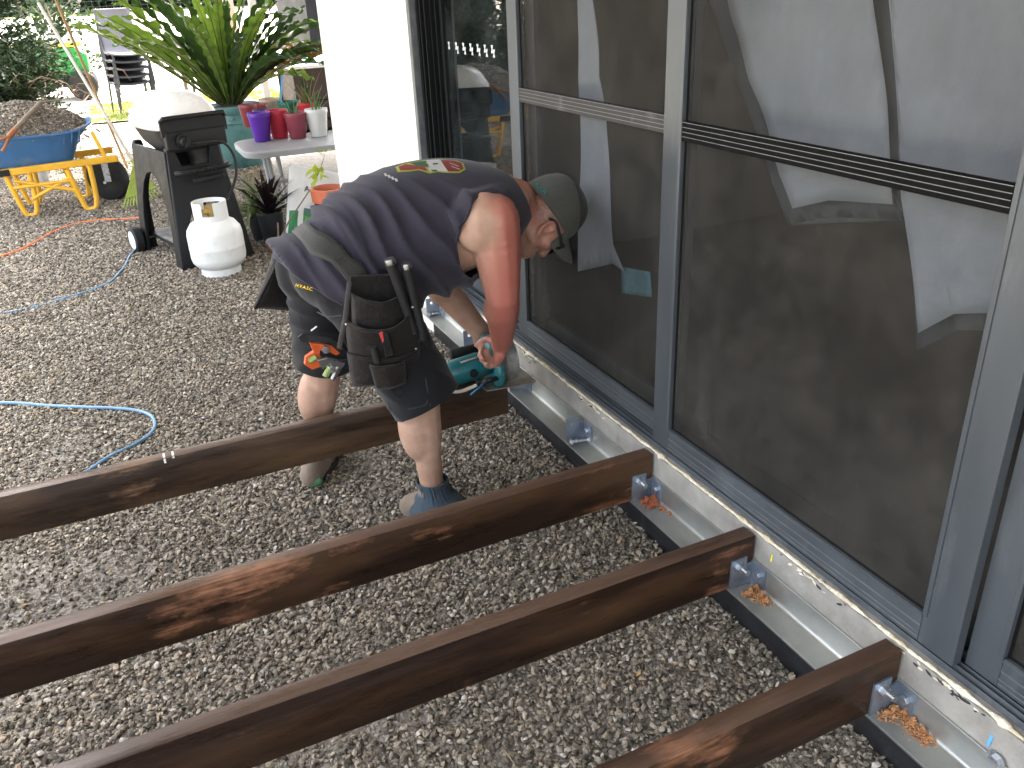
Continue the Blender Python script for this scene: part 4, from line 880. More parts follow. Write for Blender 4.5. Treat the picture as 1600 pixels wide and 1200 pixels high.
# ================================================================== cords
m_ora = mat('orange_cord', (.62, .16, .05), .5); m_bcord = mat('blue_cord', (.13, .26, .40), .4, 0, .15, 20)
def cord(pts, r_, m, label, zz=.012):
    P = spline([on_z(a, b_, zz) for a, b_ in pts], 8); P = [p+Vector((0, 0, .005*mnoise.noise((p.x*5, p.y*5, 1)))) for p in P]
    mb = MB(); mb.tube(P, r_, 8); ob = mb.build('extension_cord', m, None, 70); recenter(ob); return tag(ob, label, 'cord', 'cords lying on the gravel')
cord([(-60, 420), (28, 392), (62, 374), (110, 352), (160, 344), (200, 342), (228, 340)], .0105, m_ora, 'orange cord curving over the gravel towards the barbecue wheel')
cord([(-60, 500), (0, 490), (60, 477), (125, 459), (170, 441), (192, 420), (205, 397), (229, 377)], .0075, m_bcord, 'thin blue cord running from the left edge to the barbecue wheel')
cord([(-80, 634), (0, 630), (70, 633), (140, 637), (205, 640), (232, 647), (242, 660), (236, 676), (210, 695), (170, 714), (130, 740)]+[(96, 757), (20, 775), (-90, 800)], .0074, m_bcord, 'blue cord looping back to pass under the farthest joist')
# ================================================================== far yard
m_lawn = mat('lawn_soil', (.10, .15, .03), .9, 0, .4, 3, col2=(.24, .26, .08), bump=.5, bs=60)
m_drive = mat('pale_driveway', (.62, .57, .48), .9, 0, .08, 2, bump=.3, bs=90)
def strip(name, x0, x1, y0, y1, m, dz, kind='structure', n=14):
    mb = MB(); mb.grid(lambda a, b_: Vector((x0+(x1-x0)*a, y0+(y1-y0)*b_, hgt(x0+(x1-x0)*a, y0+(y1-y0)*b_)+dz+.0)), n, 30); o = mb.build(name, m, None, 60); tag(o, kind=kind); return o
strip('driveway', -16, 14, 14.9, 27.5, m_drive, .012)
strip('lawn', -1.5, 1.6, 12.2, 14.85, m_lawn, .012); strip('lawn', -20, 18, 27.6, 42, m_lawn, .02)
m_grass = leafmat('grass_blade', (.14, .22, .03), (.34, .36, .09), .35)
mb = MB(); r5 = random.Random(3)
for k in range(5200):
    x, y = r5.uniform(-1.5, 1.6), r5.uniform(12.2, 14.85)
    if fbm((x*2, y*2, 1), 3) < -.15: continue
    z = hgt(x, y)+.012; h = r5.uniform(.03, .09); a = r5.random()*6.28; dx, dy = math.cos(a)*.012, math.sin(a)*.012
    mb.add([(x-dx, y-dy, z), (x+dx, y+dy, z), (x+r5.uniform(-.04, .04), y+r5.uniform(-.04, .04), z+h)], [(0, 1, 2)])
tag(mb.build('grass', m_grass, None, 0), kind='stuff')

# stacked chairs
m_chair = mat('grey_chair_plastic', (.16, .155, .17), .5, 0, .05, 6); m_chairk = mat('charcoal_chair_plastic', (.04, .04, .043), .5, 0, .1, 6); m_cleg = mat('grey_painted_tube', (.07, .075, .085), .45, .3)
cp = on_z(178, 183); cx, cyy = cp.x+.33, cp.y+.25
def chair(k, label, m):
    t = thing('stacking_chair', (cx+.012*k, cyy-.012*k, .0+.105*k), label, 'chair', 'plastic chairs in one stack', R(9+.6*k)); t.scale = (1.2, 1.1, 1.1)
    mb = MB(); W2 = .225; prof = [(-.25, .415), (-.235, .435), (-.10, .445), (.06, .43), (.15, .425), (.195, .45), (.215, .52), (.245, .70), (.28, .90), (.29, .96), (.285, .98)]
    def P(a, i):
        y, z = prof[i]; s = a*2-1; w = W2*(1-.10*max(0, (z-.45)/.7)); return Vector((s*w, y+.035*(1-s*s)*(z > .46), z-.022*(1-s*s)*(z < .46)+.0))
    mb.grid(lambda a, b_: P(a, int(round(b_*(len(prof)-1)))), 10, len(prof)-1); mb.build('seat', m, t, 70, local=True, solid=.012)
    for s in (-1, 1):
        mb = MB(); mb.tube(spline([(s*.215, -.245, .0), (s*.212, -.225, .25), (s*.208, -.205, .40), (s*.205, -.12, .425), (s*.205, .10, .412)], 4), .0125, 8); mb.build('leg', m_cleg, t, 60, local=True)
        mb = MB(); mb.tube(spline([(s*.225, .30, .0), (s*.22, .24, .25), (s*.212, .205, .44), (s*.208, .265, .76), (s*.20, .30, .93)], 4), .0125, 8); mb.build('leg', m_cleg, t, 60, local=True)
    return t
CL = ['bottom chair of the plastic chair stack, its legs on the gravel', 'charcoal chair second from the bottom of the stack', 'charcoal chair in the middle of the stack', 'charcoal chair second from the top of the stack', 'grey plastic chair on top of the stack, its whole backrest in view']
for k in range(5): chair(k, CL[k], m_chair if k == 4 else m_chairk)

# small green utility machine behind the chairs
m_grn = mat('tractor_green', (.02, .24, .055), .35, 0, .06, 5, coat=.3); m_yst = mat('machine_yellow', (.72, .58, .06), .4); m_white2 = mat('white_panel', (.75, .74, .7), .5)
ux = thing('ride_on_mower', (-2.1, 16.2, 0), 'green ride-on machine with yellow band parked on the drive behind the chairs', 'mower')
z0 = hgt(-1.5, 16.2)
mb = MB(); mb.ring_loft([[Vector((x, y, z)) for x, z in ((-2.45, z0+.42), (-.95, z0+.45), (-.95, z0+.75), (-1.15, z0+.88), (-2.3, z0+.86), (-2.5, z0+.70))] for y in (15.85, 16.6)]); mb.build('body', m_grn, ux, 30, bevel=.03)
mb = MB(); mb.bb((-2.3, 15.84, z0+.885), (-1.0, 16.6, z0+.94)); mb.build('yellow_band', m_yst, ux, 0, bevel=.01)
mb = MB(); mb.bb((-2.25, 15.9, z0+.945), (-1.0, 16.55, z0+1.06)); tp_ = mb.build('tray_rim', m_white2, ux, 0, bevel=.01)
for k in range(6):
    mb = MB(); mb.bb((-2.1+.18*k, 15.885, z0+.985), (-2.06+.18*k, 15.899, z0+1.02)); mb.build('slot', m_rubber, tp_, 0)
for x, y, r_ in ((-1.12, 15.78, .25), (-2.1, 15.78, .19), (-1.12, 16.66, .25), (-2.1, 16.66, .19)):
    mb = MB(); mb.lathe([(r_*.5, -.09), (r_*.9, -.09), (r_, -.05), (r_, .05), (r_*.9, .09), (r_*.5, .09)], (x, y, z0+r_), 26, (0, 1, 0)); w = mb.build('wheel', m_rubber, ux, 40)
    mb = MB(); mb.lathe([(.02, -.07), (r_*.52, -.07), (r_*.52, .07), (.02, .07)], (x, y, z0+r_), 20, (0, 1, 0)); mb.build('rim', m_yst, w, 40)
mb = MB(); mb.bb((-2.5, 15.95, z0+.22), (-1.0, 16.5, z0+.40)); mb.build('chassis', m_rubber, ux, 0, bevel=.01)

ux.location.x -= .42
# bench or crate of dark boards beyond the fern
m_brd = mat('dark_brown_boards', (.035, .018, .015), .6, 0, .25, 6, st=(1, 1, 5)); m_blutarp = mat('blue_tarp', (.07, .22, .40), .5, 0, .2, 5)
t = thing('board_crate', (1.4, 9.5, 0), 'dark brown boarded crate with a white rim and blue cover behind the fern', 'crate')
for z in (.10, .22, .34): mb = MB(); mb.bb((.45, 9.0, z-.045), (2.6, 9.04, z+.045)); mb.build('plank', m_brd, t, 0, bevel=.004)
mb = MB(); mb.bb((.85, 8.95, .40), (2.6, 8.99, .76)); mb.build('panel', m_brd, t, 0, bevel=.004)
mb = MB(); mb.bb((.82, 8.93, .763), (2.62, 9.9, .80)); mb.build('rim', m_white2, t, 0, bevel=.004)
mb = MB(); mb.bb((.84, 9.88, .0), (2.6, 9.92, .76)); mb.build('back_panel', m_brd, t, 0)
for x in (.86, 2.56): mb = MB(); mb.bb((x, 8.99, .0), (x+.04, 9.88, .76)); mb.build('end_panel', m_brd, t, 0)
mb = MB(); mb.grid(lambda a, b_: Vector((1.0+1.5*a, 9.05+.8*b_, .803+.14*math.sin(math.pi*a)*math.sin(math.pi*b_)+.02*mnoise.noise((a*6, b_*5, 1)))), 16, 12); mb.build('cover', m_blutarp, t, 70)
m_dk = mat('dark_shade_cloth', (.008, .0085, .01), .8, 0, .2, 4)
t = thing('dark_shed', (3.4, 13.5, 0), 'dark shed standing behind the fern, mostly hidden by its fronds', 'shed')
mb = MB(); mb.bb((2.0, 13.0, .0), (6.5, 15.5, 2.3)); mb.build('wall', m_dk, t, 0)
mb = MB(); mb.ring_loft([[Vector((x, y, z)) for x, z in ((1.85, 2.302), (6.6, 2.302), (4.2, 3.0))] for y in (12.85, 15.6)]); mb.build('roof', m_dk, t, 0)
m_peach = mat('peach_post', (.62, .42, .32), .7); m_brp = mat('brown_post', (.20, .12, .075), .7)
def post(px, py, y, w, h, m, label):
    p = on_y(px, py, y); z = hgt(p.x, y); t = thing('post', (p.x, y, z), label, 'post', 'posts in the far yard'); mb = MB(); mb.bb((p.x-w/2, y-w/2, z-.1), (p.x+w/2, y+w/2, z+h)); mb.build('shaft', m, t, 0, bevel=.006)
    mb = MB(); mb.bb((p.x-w*.6, y-w*.6, z+h+.001), (p.x+w*.6, y+w*.6, z+h+.03)); mb.build('post_cap', m, t, 0, bevel=.006)
post(289, 128, 13.2, .06, .62, m_brp, 'short brown post seen just left of the fern'); post(301, 128, 14.6, .05, .28, m_cleg, 'short grey post beside the brown one, left of the fern')
post(357, 10, 11.5, .13, 2.4, m_peach, 'peach coloured post rising behind the fern')

# foliage
m_con = leafmat('conifer_foliage', (.007, .018, .008), (.022, .046, .016), .15, .85, 2); m_con2 = leafmat('olive_foliage', (.012, .028, .008), (.036, .064, .018), .18, .85, 2); m_bark = mat('grey_bark', (.12, .095, .075), .9, 0, .3, 9, bump=.6, bs=40)
m_dead = mat('dead_twigs', (.16, .105, .075), .9)
def tree(name, x, y, h, r_, zb, n, label, cat, ms, size, seed, cone=.6, grp=None, twigs=0, wd_=.24):
    r6 = random.Random(seed); z = hgt(x, y); t = thing(name, (x, y, z), label, cat, grp)
    mb = MB(); mb.tube([(x, y, z-.1), (x+.05, y, z+h*.4), (x-.02, y, z+h*.92)], [r_*.11, r_*.08, .02], 8)
    tips = []
    for k in range(int(26+h*6)):
        q = r6.uniform(0, 1); zz = z+zb+(h-zb)*q*.95; rr_ = r_*(1-cone*q)*r6.uniform(.55, 1.); a = r6.random()*6.283; b_ = Vector((x+math.cos(a)*rr_, y+math.sin(a)*rr_, zz+r6.uniform(-.1, .3)))
        st_ = Vector((x, y, max(z+.1, zz-.25*r_))); mb.tube([st_, st_.lerp(b_, .5)+Vector((0, 0, -.03)), b_], [.016*h/3, .010*h/3, .003], 5); tips.append((st_, b_))
    mb.build('trunk', m_bark, t, 60)
    mbs = [MB() for _ in ms]
    for k in range(n):
        st_, b_ = r6.choice(tips); c = st_.lerp(b_, r6.uniform(.2, 1.12))+Vector((r6.gauss(0, 1), r6.gauss(0, 1), r6.gauss(0, 1)))*r_*.11
        d = (c-Vector((x, y, c.z-.3))).normalized()+Vector((r6.gauss(0, .5), r6.gauss(0, .5), r6.gauss(-.1, .6))); d.normalize(); s = d.cross(Vector((r6.gauss(0, 1), r6.gauss(0, 1), r6.gauss(0, 1)))).normalized(); L = size*r6.uniform(.6, 1.5)
        m_ = mbs[min(len(ms)-1, int(r6.random()*len(ms)))]
        m_.add([c, c+d*L*.55+s*L*wd_, c+d*L, c+d*L*.55-s*L*wd_], [(0, 1, 2, 3)])
    for m_, mm in zip(mbs, ms): m_.build('crown', mm, t, 0)
    if twigs:
        mb = MB()
        for k in range(twigs):
            st_, b_ = r6.choice(tips); c = b_.copy(); c.z = z+r6.uniform(.1, .9); c.x += r6.uniform(.0, .9); d = Vector((r6.uniform(-.2, .6), r6.uniform(-.5, .5), r6.uniform(-.4, .4))); mb.tube([c, c+d*.25, c+d*.5+Vector((0, 0, -.1))], [.006, .004, .002], 4)
        tag(mb.build('dead_twig', m_dead, t, 60), kind='stuff')
    return t
tree('conifer', -2.70, 9.4, 4.2, 1.3, .0, 70000, 'dark feathery conifer at the left edge behind the wheelbarrow', 'tree', [m_con, m_con, m_con2], .078, 4, .4, None, 130, .13)
tree('conifer', -5.2, 12.5, 5.0, 1.6, .1, 4500, 'conifer farther off, outside the left edge', 'tree', [m_con, m_con2], .16, 9, .55)
tree('conifer', -3.9, 11.2, 4.6, 1.5, .0, 14000, 'darker conifer behind the one at the left edge', 'tree', [m_con], .11, 31, .35, None, 0, .16)
tree('shrub', -1.9, 18.5, 1.5, .9, .05, 1500, 'low dark shrub beside the green machine', 'shrub', [m_con, m_con2], .12, 12, .3)
LT = ['broad tree behind the wire fence, far left', 'bushy tree behind the wire fence above the chairs', 'bushy tree behind the wire fence above the fern', 'tree behind the wire fence, hidden by the fern', 'tree behind the wire fence beyond the shed']
for k, (x, y, h, r_) in enumerate(((-9.5, 32, 5.5, 2.6), (-4.5, 31.6, 5, 2.5), (.2, 31.8, 5.2, 2.4), (4.5, 32, 5, 2.5), (9.2, 32, 5, 2.6))):
    tree('bushy_tree', x, y, h, r_, -.1, 3200, LT[k], 'tree', [m_con2, m_con, m_con2], .34, 20+k, .25, 'trees behind the wire fence')
mb = MB(); r7 = random.Random(77)
for k in range(9000):
    x = r7.uniform(-16, 13); y = 30.2+r7.random()*1.1; z = hgt(x, y)+abs(r7.gauss(.5, .8)); d = Vector((r7.gauss(0, 1), r7.gauss(-.6, 1), r7.gauss(.3, 1))).normalized(); s = d.cross(Vector((r7.gauss(0, 1), .3, r7.gauss(0, 1)))).normalized(); L = r7.uniform(.14, .34); c = Vector((x, y, z)); mb.add([c, c+d*L*.5+s*L*.3, c+d*L, c+d*L*.5-s*L*.3], [(0, 1, 2, 3)])
tag(mb.build('hedge', [m_con2], None, 0), 'tangled green hedge growing along the back of the wire fence', 'hedge')
m_wire = mat('fence_wire', (.16, .165, .17), .5, .6)
t = thing('wire_fence', (-1, 29.6, hgt(0, 29.6)), 'grey wire mesh fence across the top of the yard', 'fence')
mb = MB(); zf = hgt(0, 29.6)
for k in range(10): mb.bb((-15, 29.597, zf+.05+k*.15), (12, 29.603, zf+.058+k*.15))
for k in range(135): x = -15+.2*k; mb.bb((x-.004, 29.590, zf), (x+.004, 29.596, zf+1.45))
tag(mb.build('wire_mesh', m_wire, t, 0), kind='stuff')
for k in range(10): mb = MB(); x = -15+3*k; mb.bb((x-.05, 29.605, zf-.2), (x+.05, 29.70, zf+1.55)); mb.build('post', m_brp, t, 0)
m_dry = mat('dry_grass', (.34, .30, .23), .95, 0, .15, 1.5, col2=(.42, .38, .29), bump=.5, bs=40)
mb = MB(); mb.grid(lambda a, b_: Vector((-40+35*a, -12+26.5*b_, .012)), 4, 4); tag(mb.build('yard', m_dry, None, 0), kind='structure')
tree('bushy_tree', -13, 17.5, 5.5, 2.6, .1, 1800, 'bushy tree on the dry grass beyond the barrow', 'tree', [m_con2, m_con], .36, 52, .3)
# ================================================================== the man
m_skin = None
def skin_mat():
    m = bpy.data.materials.new('skin'); m.use_nodes = True; nt = m.node_tree; b = nt.nodes['Principled BSDF']; L = nt.links.new
    a = nd(nt, 'ShaderNodeAttribute', attribute_name='burn'); s = nd(nt, 'ShaderNodeAttribute', attribute_name='stubble'); tc = nd(nt, 'ShaderNodeTexCoord')
    n = nd(nt, 'ShaderNodeTexNoise'); n.inputs['Scale'].default_value = 22; n.inputs['Detail'].default_value = 6; L(tc.outputs['Object'], n.inputs['Vector'])
    n2 = nd(nt, 'ShaderNodeTexNoise'); n2.inputs['Scale'].default_value = 260; n2.inputs['Detail'].default_value = 2; L(tc.outputs['Object'], n2.inputs['Vector'])
    def mix(f, x, y):
        q = nd(nt, 'ShaderNodeMix', data_type='RGBA')
        if isinstance(f, float): q.inputs[0].default_value = f
        else: L(f, q.inputs[0])
        for k, v in ((6, x), (7, y)):
            if isinstance(v, tuple): q.inputs[k].default_value = (*v, 1)
            else: L(v, q.inputs[k])
        return q.outputs[2]
    mr = nd(nt, 'ShaderNodeMapRange'); mr.inputs[1].default_value = .35; mr.inputs[2].default_value = .65; L(n.outputs[0], mr.inputs[0])
    c = mix(mr.outputs[0], (.39, .235, .165), (.47, .30, .22))
    ad = nd(nt, 'ShaderNodeMath', operation='MULTIPLY_ADD'); L(n.outputs[0], ad.inputs[0]); ad.inputs[1].default_value = .5; ad.inputs[2].default_value = -.25
    a2 = nd(nt, 'ShaderNodeMath', operation='ADD', use_clamp=True); L(a.outputs['Fac'], a2.inputs[0]); m3 = nd(nt, 'ShaderNodeMath', operation='MULTIPLY'); L(ad.outputs[0], m3.inputs[0]); L(a.outputs['Fac'], m3.inputs[1]); L(m3.outputs[0], a2.inputs[1])
    c = mix(a2.outputs[0], c, (.42, .128, .098))
    sp = nd(nt, 'ShaderNodeMapRange'); sp.inputs[1].default_value = .68; sp.inputs[2].default_value = .76; sp.inputs[4].default_value = .35; L(n2.outputs[0], sp.inputs[0]); c = mix(sp.outputs[0], c, (.22, .10, .065))
    st_ = nd(nt, 'ShaderNodeMath', operation='MULTIPLY'); L(s.outputs['Fac'], st_.inputs[0]); m4 = nd(nt, 'ShaderNodeMapRange'); m4.inputs[1].default_value = .3; m4.inputs[2].default_value = .6; L(n2.outputs[0], m4.inputs[0]); L(m4.outputs[0], st_.inputs[1])
    c = mix(st_.outputs[0], c, (.075, .055, .045))
    L(c, b.inputs['Base Color']); b.inputs['Roughness'].default_value = .48; b.inputs['Specular IOR Level'].default_value = .4
    b.inputs['Subsurface Weight'].default_value = .08; b.inputs['Subsurface Radius'].default_value = (.010, .004, .002); b.inputs['Subsurface Scale'].default_value = 1.
    bp = nd(nt, 'ShaderNodeBump'); bp.inputs['Strength'].default_value = .12; bp.inputs['Distance'].default_value = .003; L(n2.outputs[0], bp.inputs['Height']); L(bp.outputs[0], b.inputs['Normal']); return m
m_skin = skin_mat()
def cloth(name, c, c2, rough=.9, bump=.25, bs=220, **k):
    m = mat(name, c, rough, 0, .1, 7, bump, bs, col2=c2, lo=.3, hi=.7, spec=.25, **k); m.node_tree.nodes['Principled BSDF'].inputs['Sheen Weight'].default_value = .12; return m
m_shirt = cloth('purple_grey_cotton', (.0255, .0225, .034), (.040, .036, .051), bump=.06)
m_shorts = cloth('black_work_cloth', (.0036, .0038, .0048), (.0068, .0072, .009), bump=.08)
m_leather = cloth('dark_leather', (.0065, .005, .0042), (.014, .011, .009), .62, .35, 90, dirt=(.034, .025, .018), ds=9, dl=.56, dh=.78)
m_belt = cloth('belt_leather', (.030, .030, .027), (.042, .041, .037), .6)
m_cap = cloth('olive_cap', (.060, .061, .051), (.084, .085, .072), .85, .3, 260)
m_boot = cloth('tan_boot', (.20, .155, .115), (.27, .215, .165), .8); m_sole = mat('boot_sole', (.035, .035, .035), .8); m_green2 = mat('green_heel', (.09, .30, .13), .6)
m_sock = cloth('blue_grey_gaiter', (.032, .052, .072), (.055, .080, .105), .85, .3)
m_yellowthread = mat('yellow_thread', (.80, .52, .02), .7); m_tealthread = mat('teal_thread', (.02, .42, .42), .7); m_hair = mat('short_hair', (.06, .045, .035), .8)
m_lens = mat('dark_lens', (.01, .01, .012), .08, 0, 0, 4, spec=.9); m_seam = cloth('seam_stitch', (.02, .021, .027), (.03, .032, .04))

man = thing('person', (-.66, .64, 0), 'man in grey cap and purple tank top bending over a joist with a power saw', 'person')
V = Vector
# joints -------------------------------------------------------------
RS, RE, RW = on_y(771, 345, .44), on_y(785, 462, .44), on_y(784, 534, .59)
LS, LE, LW = V((-.300, .835, .930)), V((-.350, .885, .675)), on_y(764, 543, .835)+V((-.042, -.040, .082))
RH, RK, RA = V((-.675, .535, .79)), on_y(655, 618, .415), on_z(677, 772, .10)
LH, LK, LA = V((-.735, .720, .79)), V((-.765, .800, .440)), V((-.822, .885, .090))
# torso stations: top and belly pixel at mid depth, half width across
TS = [((462, 372), (548, 470), .150), ((500, 326), (600, 480), .172), ((548, 291), (638, 466), .176), ((600, 268), (680, 448), .178), ((652, 255), (718, 432), .184), ((704, 251), (746, 416), .190), ((752, 258), (768, 392), .178), ((790, 274), (795, 356), .120), ((815, 290), (812, 338), .070)]
YM = .640
def station(i):
    (ax_, ay), (bx, by2), w = TS[i]; return on_y(ax_, ay, YM+.01), on_y(bx, by2, YM-.03), w
def torso(infl, name=None, k0=0, k1=None, n=48):
    rings = []; S = [station(i) for i in range(len(TS))]; 
    for i in range(k0, len(S) if k1 is None else k1):
        a, b_, w = S[i]; c = (a+b_)/2; upv = (a-b_)/2; h = upv.length; upv = upv.normalized(); r = []
        h2 = h*.94
        for j in range(n):
            q = 2*math.pi*j/n; cx, sx = math.cos(q), math.sin(q); e = 2.3
            r.append(c+V((0, 1, 0))*math.copysign(abs(cx)**(2/e), cx)*(w+infl)+upv*math.copysign(abs(sx)**(2/e), sx)*(h2+infl))
        rings.append(r)
    return rings
def smooth_rings(rings, sub=4):
    out = []; n = len(rings)
    for i in range(n-1):
        for k in range(sub):
            t = k/sub; R4 = [rings[max(0, i-1)], rings[i], rings[i+1], rings[min(n-1, i+2)]]
            out.append([.5*((2*b)+(c-a)*t+(2*a-5*b+4*c-d)*t*t+(3*b-a-3*c+d)*t**3) for a, b, c, d in zip(*R4)])
    return out+[rings[-1]]

# ---- head frame: u towards the crown, f where the face looks, s to his right (towards the camera)
HC = on_y(852, 345, .625); u_ = V((.95, -.06, .26)).normalized(); f_ = V((.26, -.14, -.95)); f_ = (f_-u_*f_.dot(u_)).normalized(); s_ = f_.cross(u_).normalized()
if s_.y > 0: s_ = -s_
HM = Matrix((s_, f_, u_)).transposed()
# the cap sits tipped back on the head
HCc = on_y(851, 341, .625); uc_ = V((.90, -.06, .43)).normalized(); fc_ = V((.42, -.16, -.89)); fc_ = (fc_-uc_*fc_.dot(uc_)).normalized(); sc_ = fc_.cross(uc_).normalized()
if sc_.y > 0: sc_ = -sc_
CM = Matrix((sc_, fc_, uc_)).transposed()
def hp(s, f, u): return HC+s_*s+f_*f+u_*u
def cpt(s, f, u): return HCc+sc_*s+fc_*f+uc_*u
body = MB()
body.ring_loft(smooth_rings(torso(-.012)))
body.ell(hp(0, -.014, .018), (.074, .094, .084), HM, 24, 16); body.ell(hp(0, .026, -.018), (.064, .064, .078), HM, 20, 14); body.ell(hp(0, .040, -.075), (.049, .044, .042), HM, 16, 10)
body.ell(hp(0, .070, -.102), (.026, .021, .020), HM); body.ell(hp(0, .084, -.080), (.023, .010, .006), HM); body.ell(hp(0, .083, -.090), (.021, .010, .007), HM)
for q, r_ in ((0, .011), (.25, .0115), (.5, .012), (.75, .0135), (1, .0145)): body.ell(hp(0, .084+.015*q, -.004-.040*q), (r_*.8, r_*.85, r_*.9), HM)
for sg in (1, -1):
    body.ell(hp(sg*.011, .095, -.050), (.009, .009, .007), HM); body.ell(hp(sg*.030, .074, .010), (.028, .014, .009), HM); body.ell(hp(sg*.046, .052, -.036), (.022, .025, .022), HM); body.ell(hp(sg*.051, .016, -.066), (.014, .04, .026), HM)
    E0 = lambda f, u, k=0.: hp(sg*(.073+k), .006+f, -.034+u)
    body.caps([E0(.014, .010, .0), E0(.016, .026, .006), E0(.004, .034, .010), E0(-.012, .030, .013), E0(-.019, .014, .014), E0(-.014, -.006, .010), E0(-.002, -.020, .005), E0(.006, -.028, .002)], [.005, .0052, .0056, .006, .006, .0056, .0064, .007], .3)
    body.ell(E0(0, .0, -.002), (.005, .016, .026), HM)
nk = on_y(806, 312, .635)
body.caps([nk+V((-.06, 0, .01)), nk, hp(0, -.034, -.060), hp(0, -.030, -.01)], [.078, .066, .064, .066], .3)
for c, lat in ((RS, -1), (LS, 1)):      # traps and deltoids
    body.caps([nk+V((-.03, lat*.05, .005)), c.lerp(nk, .40)+V((-.02, 0, .012)), c+V((-.015, 0, .004))], [.054, .066, .074], .3)
    body.ell(c+V((-.03, 0, -.005)), (.088, .066, .092), None, 18, 12)
def arm(S, E, W, fl):
    d = (E-S); up = d.normalized()
    body.caps([S, S.lerp(E, .35), S.lerp(E, .7), E, E.lerp(W, .25), E.lerp(W, .6), W], [.079, .075, .064, .054, .056, .047, .036], .28)
    body.ell(S.lerp(E, .42)+fl*.014, (.056, .056, .092), up.to_track_quat('Z', 'Y').to_matrix(), 14, 10)
    body.ell(E.lerp(W, .27)-fl*.008, (.054, .054, .075), (W-E).normalized().to_track_quat('Z', 'Y').to_matrix(), 14, 10)
arm(RS, RE, RW, V((.75, -.3, .0))); arm(LS, LE, LW, V((.7, .3, 0)))
# ---- hands: each finger its own bent chain, rooted in the palm
def hand(W, palm_dir, grip_axis, back, curl_to, k=1., thumb_side=1, shift=0.):
    """palm_dir: wrist to knuckles; grip_axis: along the knuckle row (index first); back: out of the back of the hand"""
    p = V(palm_dir).normalized(); g = V(grip_axis); g = (g-p*g.dot(p)).normalized(); b_ = p.cross(g).normalized()
    if b_.dot(V(back)) < 0: b_ = -b_
    body.caps([W, W+p*.03], [.031, .030], .3); P0 = W+p*.018+g*shift
    for i in range(4):
        o = (1.5-i)*.0205; kn = P0+g*o+p*(.078-.004*abs(i-1)); body.caps([P0+g*o*.75+p*.01, kn], [.0165, .0125], .3)
        L1, L2, L3 = [(.040, .026, .020), (.045, .029, .021), (.042, .027, .020), (.033, .021, .018)][i]
        q1, q2, q3 = curl_to; d1 = p*math.cos(q1)-b_*math.sin(q1); d2 = p*math.cos(q1+q2)-b_*math.sin(q1+q2); d3 = p*math.cos(q1+q2+q3)-b_*math.sin(q1+q2+q3)
        a = kn+d1*L1*k; c = a+d2*L2*k; e = c+d3*L3*k
        body.caps([kn, a, c, e], [.0118, .0102, .0092, .0078], .3)
    t0 = P0+g*.026*thumb_side+p*.012-b_*.006; t1 = t0+(p*.55+g*.62*thumb_side-b_*.55).normalized()*.040; t2 = t1+(p*.75+g*.05*thumb_side-b_*.65).normalized()*.032; t3 = t2+(p*.65-g*.35*thumb_side-b_*.6).normalized()*.025
    body.caps([P0+p*.005, t0, t1, t2, t3], [.020, .017, .0128, .0112, .009], .3)
RHG = V((-.208, .668, .402)); LHG = on_y(764, 543, .835)          # what the hands hold: rear grip and front knob of the saw
hand(RW, (RHG-RW)+V((0, .01, .0)), (.12, .62, .12), (.75, -.25, .6), (1.05, 1.25, .9), .92, shift=-.016)
hand(LW, V((.34, .55, -.62)), (.9, -.1, .3), (0, .7, .7), (.8, 1.15, .9), thumb_side=1)
def leg(H, K, A_, s):
    body.caps([H, H.lerp(K, .5), K, K.lerp(A_, .28), K.lerp(A_, .62), A_], [.092, .080, .061, .057, .043, .036], .25)
    cb = V((-.9, .05, 0)); body.ell(K.lerp(A_, .30)+cb*.026, (.056, .056, .115), (A_-K).normalized().to_track_quat('Z', 'Y').to_matrix(), 16, 12)
    body.ell(K+V((.022, -.004, .0)), (.042, .044, .052)); body.ell(K.lerp(A_, .12)+V((.02, 0, 0)), (.04, .042, .05))
leg(RH, RK, RA, 1); leg(LH, LK, LA, -1)
def footshape(A_, dirv, mb, infl=0., toe=.17):
    d = V(dirv).normalized(); n = V((-d.y, d.x, 0))
    for t, w, h, z in ((-.070, .036, .040, .042), (-.04, .040, .050, .050), (.0, .041, .055, .052), (.05, .044, .048, .045), (.10, .049, .038, .038), (toe-.03, .047, .030, .032), (toe, .038, .025, .028)):
        c = V((A_.x, A_.y, 0))+d*t+V((0, 0, z)); mb.ell(c, (.05+infl, w+infl, h+infl), Matrix((d, n, V((0, 0, 1)))).transposed(), 14, 10)
RD, LD = (.72, -.69), (.50, .86)
for A_, d in ((RA, RD), (LA, LD)): footshape(A_, (d[0], d[1], 0), body, -.008)
bm_ = remesh(body, .0058, 7, .5)
bo = link('body', bm_, m_skin, man); bm_.shade_smooth()
co = np.empty(len(bm_.vertices)*3); bm_.vertices.foreach_get('co', co); co = co.reshape(-1, 3)+np.array(ORG[man.name])
def soft(p, r0, r1): d = np.linalg.norm(co-np.array(p), axis=1); return np.clip((r1-d)/(r1-r0), 0, 1)
def seg(a, b_, r0, r1):
    a = np.array(a); b2 = np.array(b_); t = np.clip(((co-a)@(b2-a))/((b2-a)@(b2-a)), 0, 1)[:, None]; d = np.linalg.norm(co-(a+t*(b2-a)), axis=1); return np.clip((r1-d)/(r1-r0), 0, 1)
burn = np.maximum.reduce([.95*seg(RS+V((.045, -.03, .01)), RE+V((.02, -.03, -.02)), .05, .125), .93*seg(RE+V((.02, -.03, -.02)), RW, .05, .135), .55*seg(LS, LE, .06, .1), .75*seg(nk, hp(0, -.02, -.02), .05, .10), .55*soft(hp(.07, .0, -.02), .02, .07), .45*soft(hp(.05, .05, -.05), .03, .08), .35*soft(RW, .03, .10)])
pale = soft(RS+V((-.085, -.06, .0)), .02, .085); burn = np.clip(burn-.9*pale, 0, 1)*.95
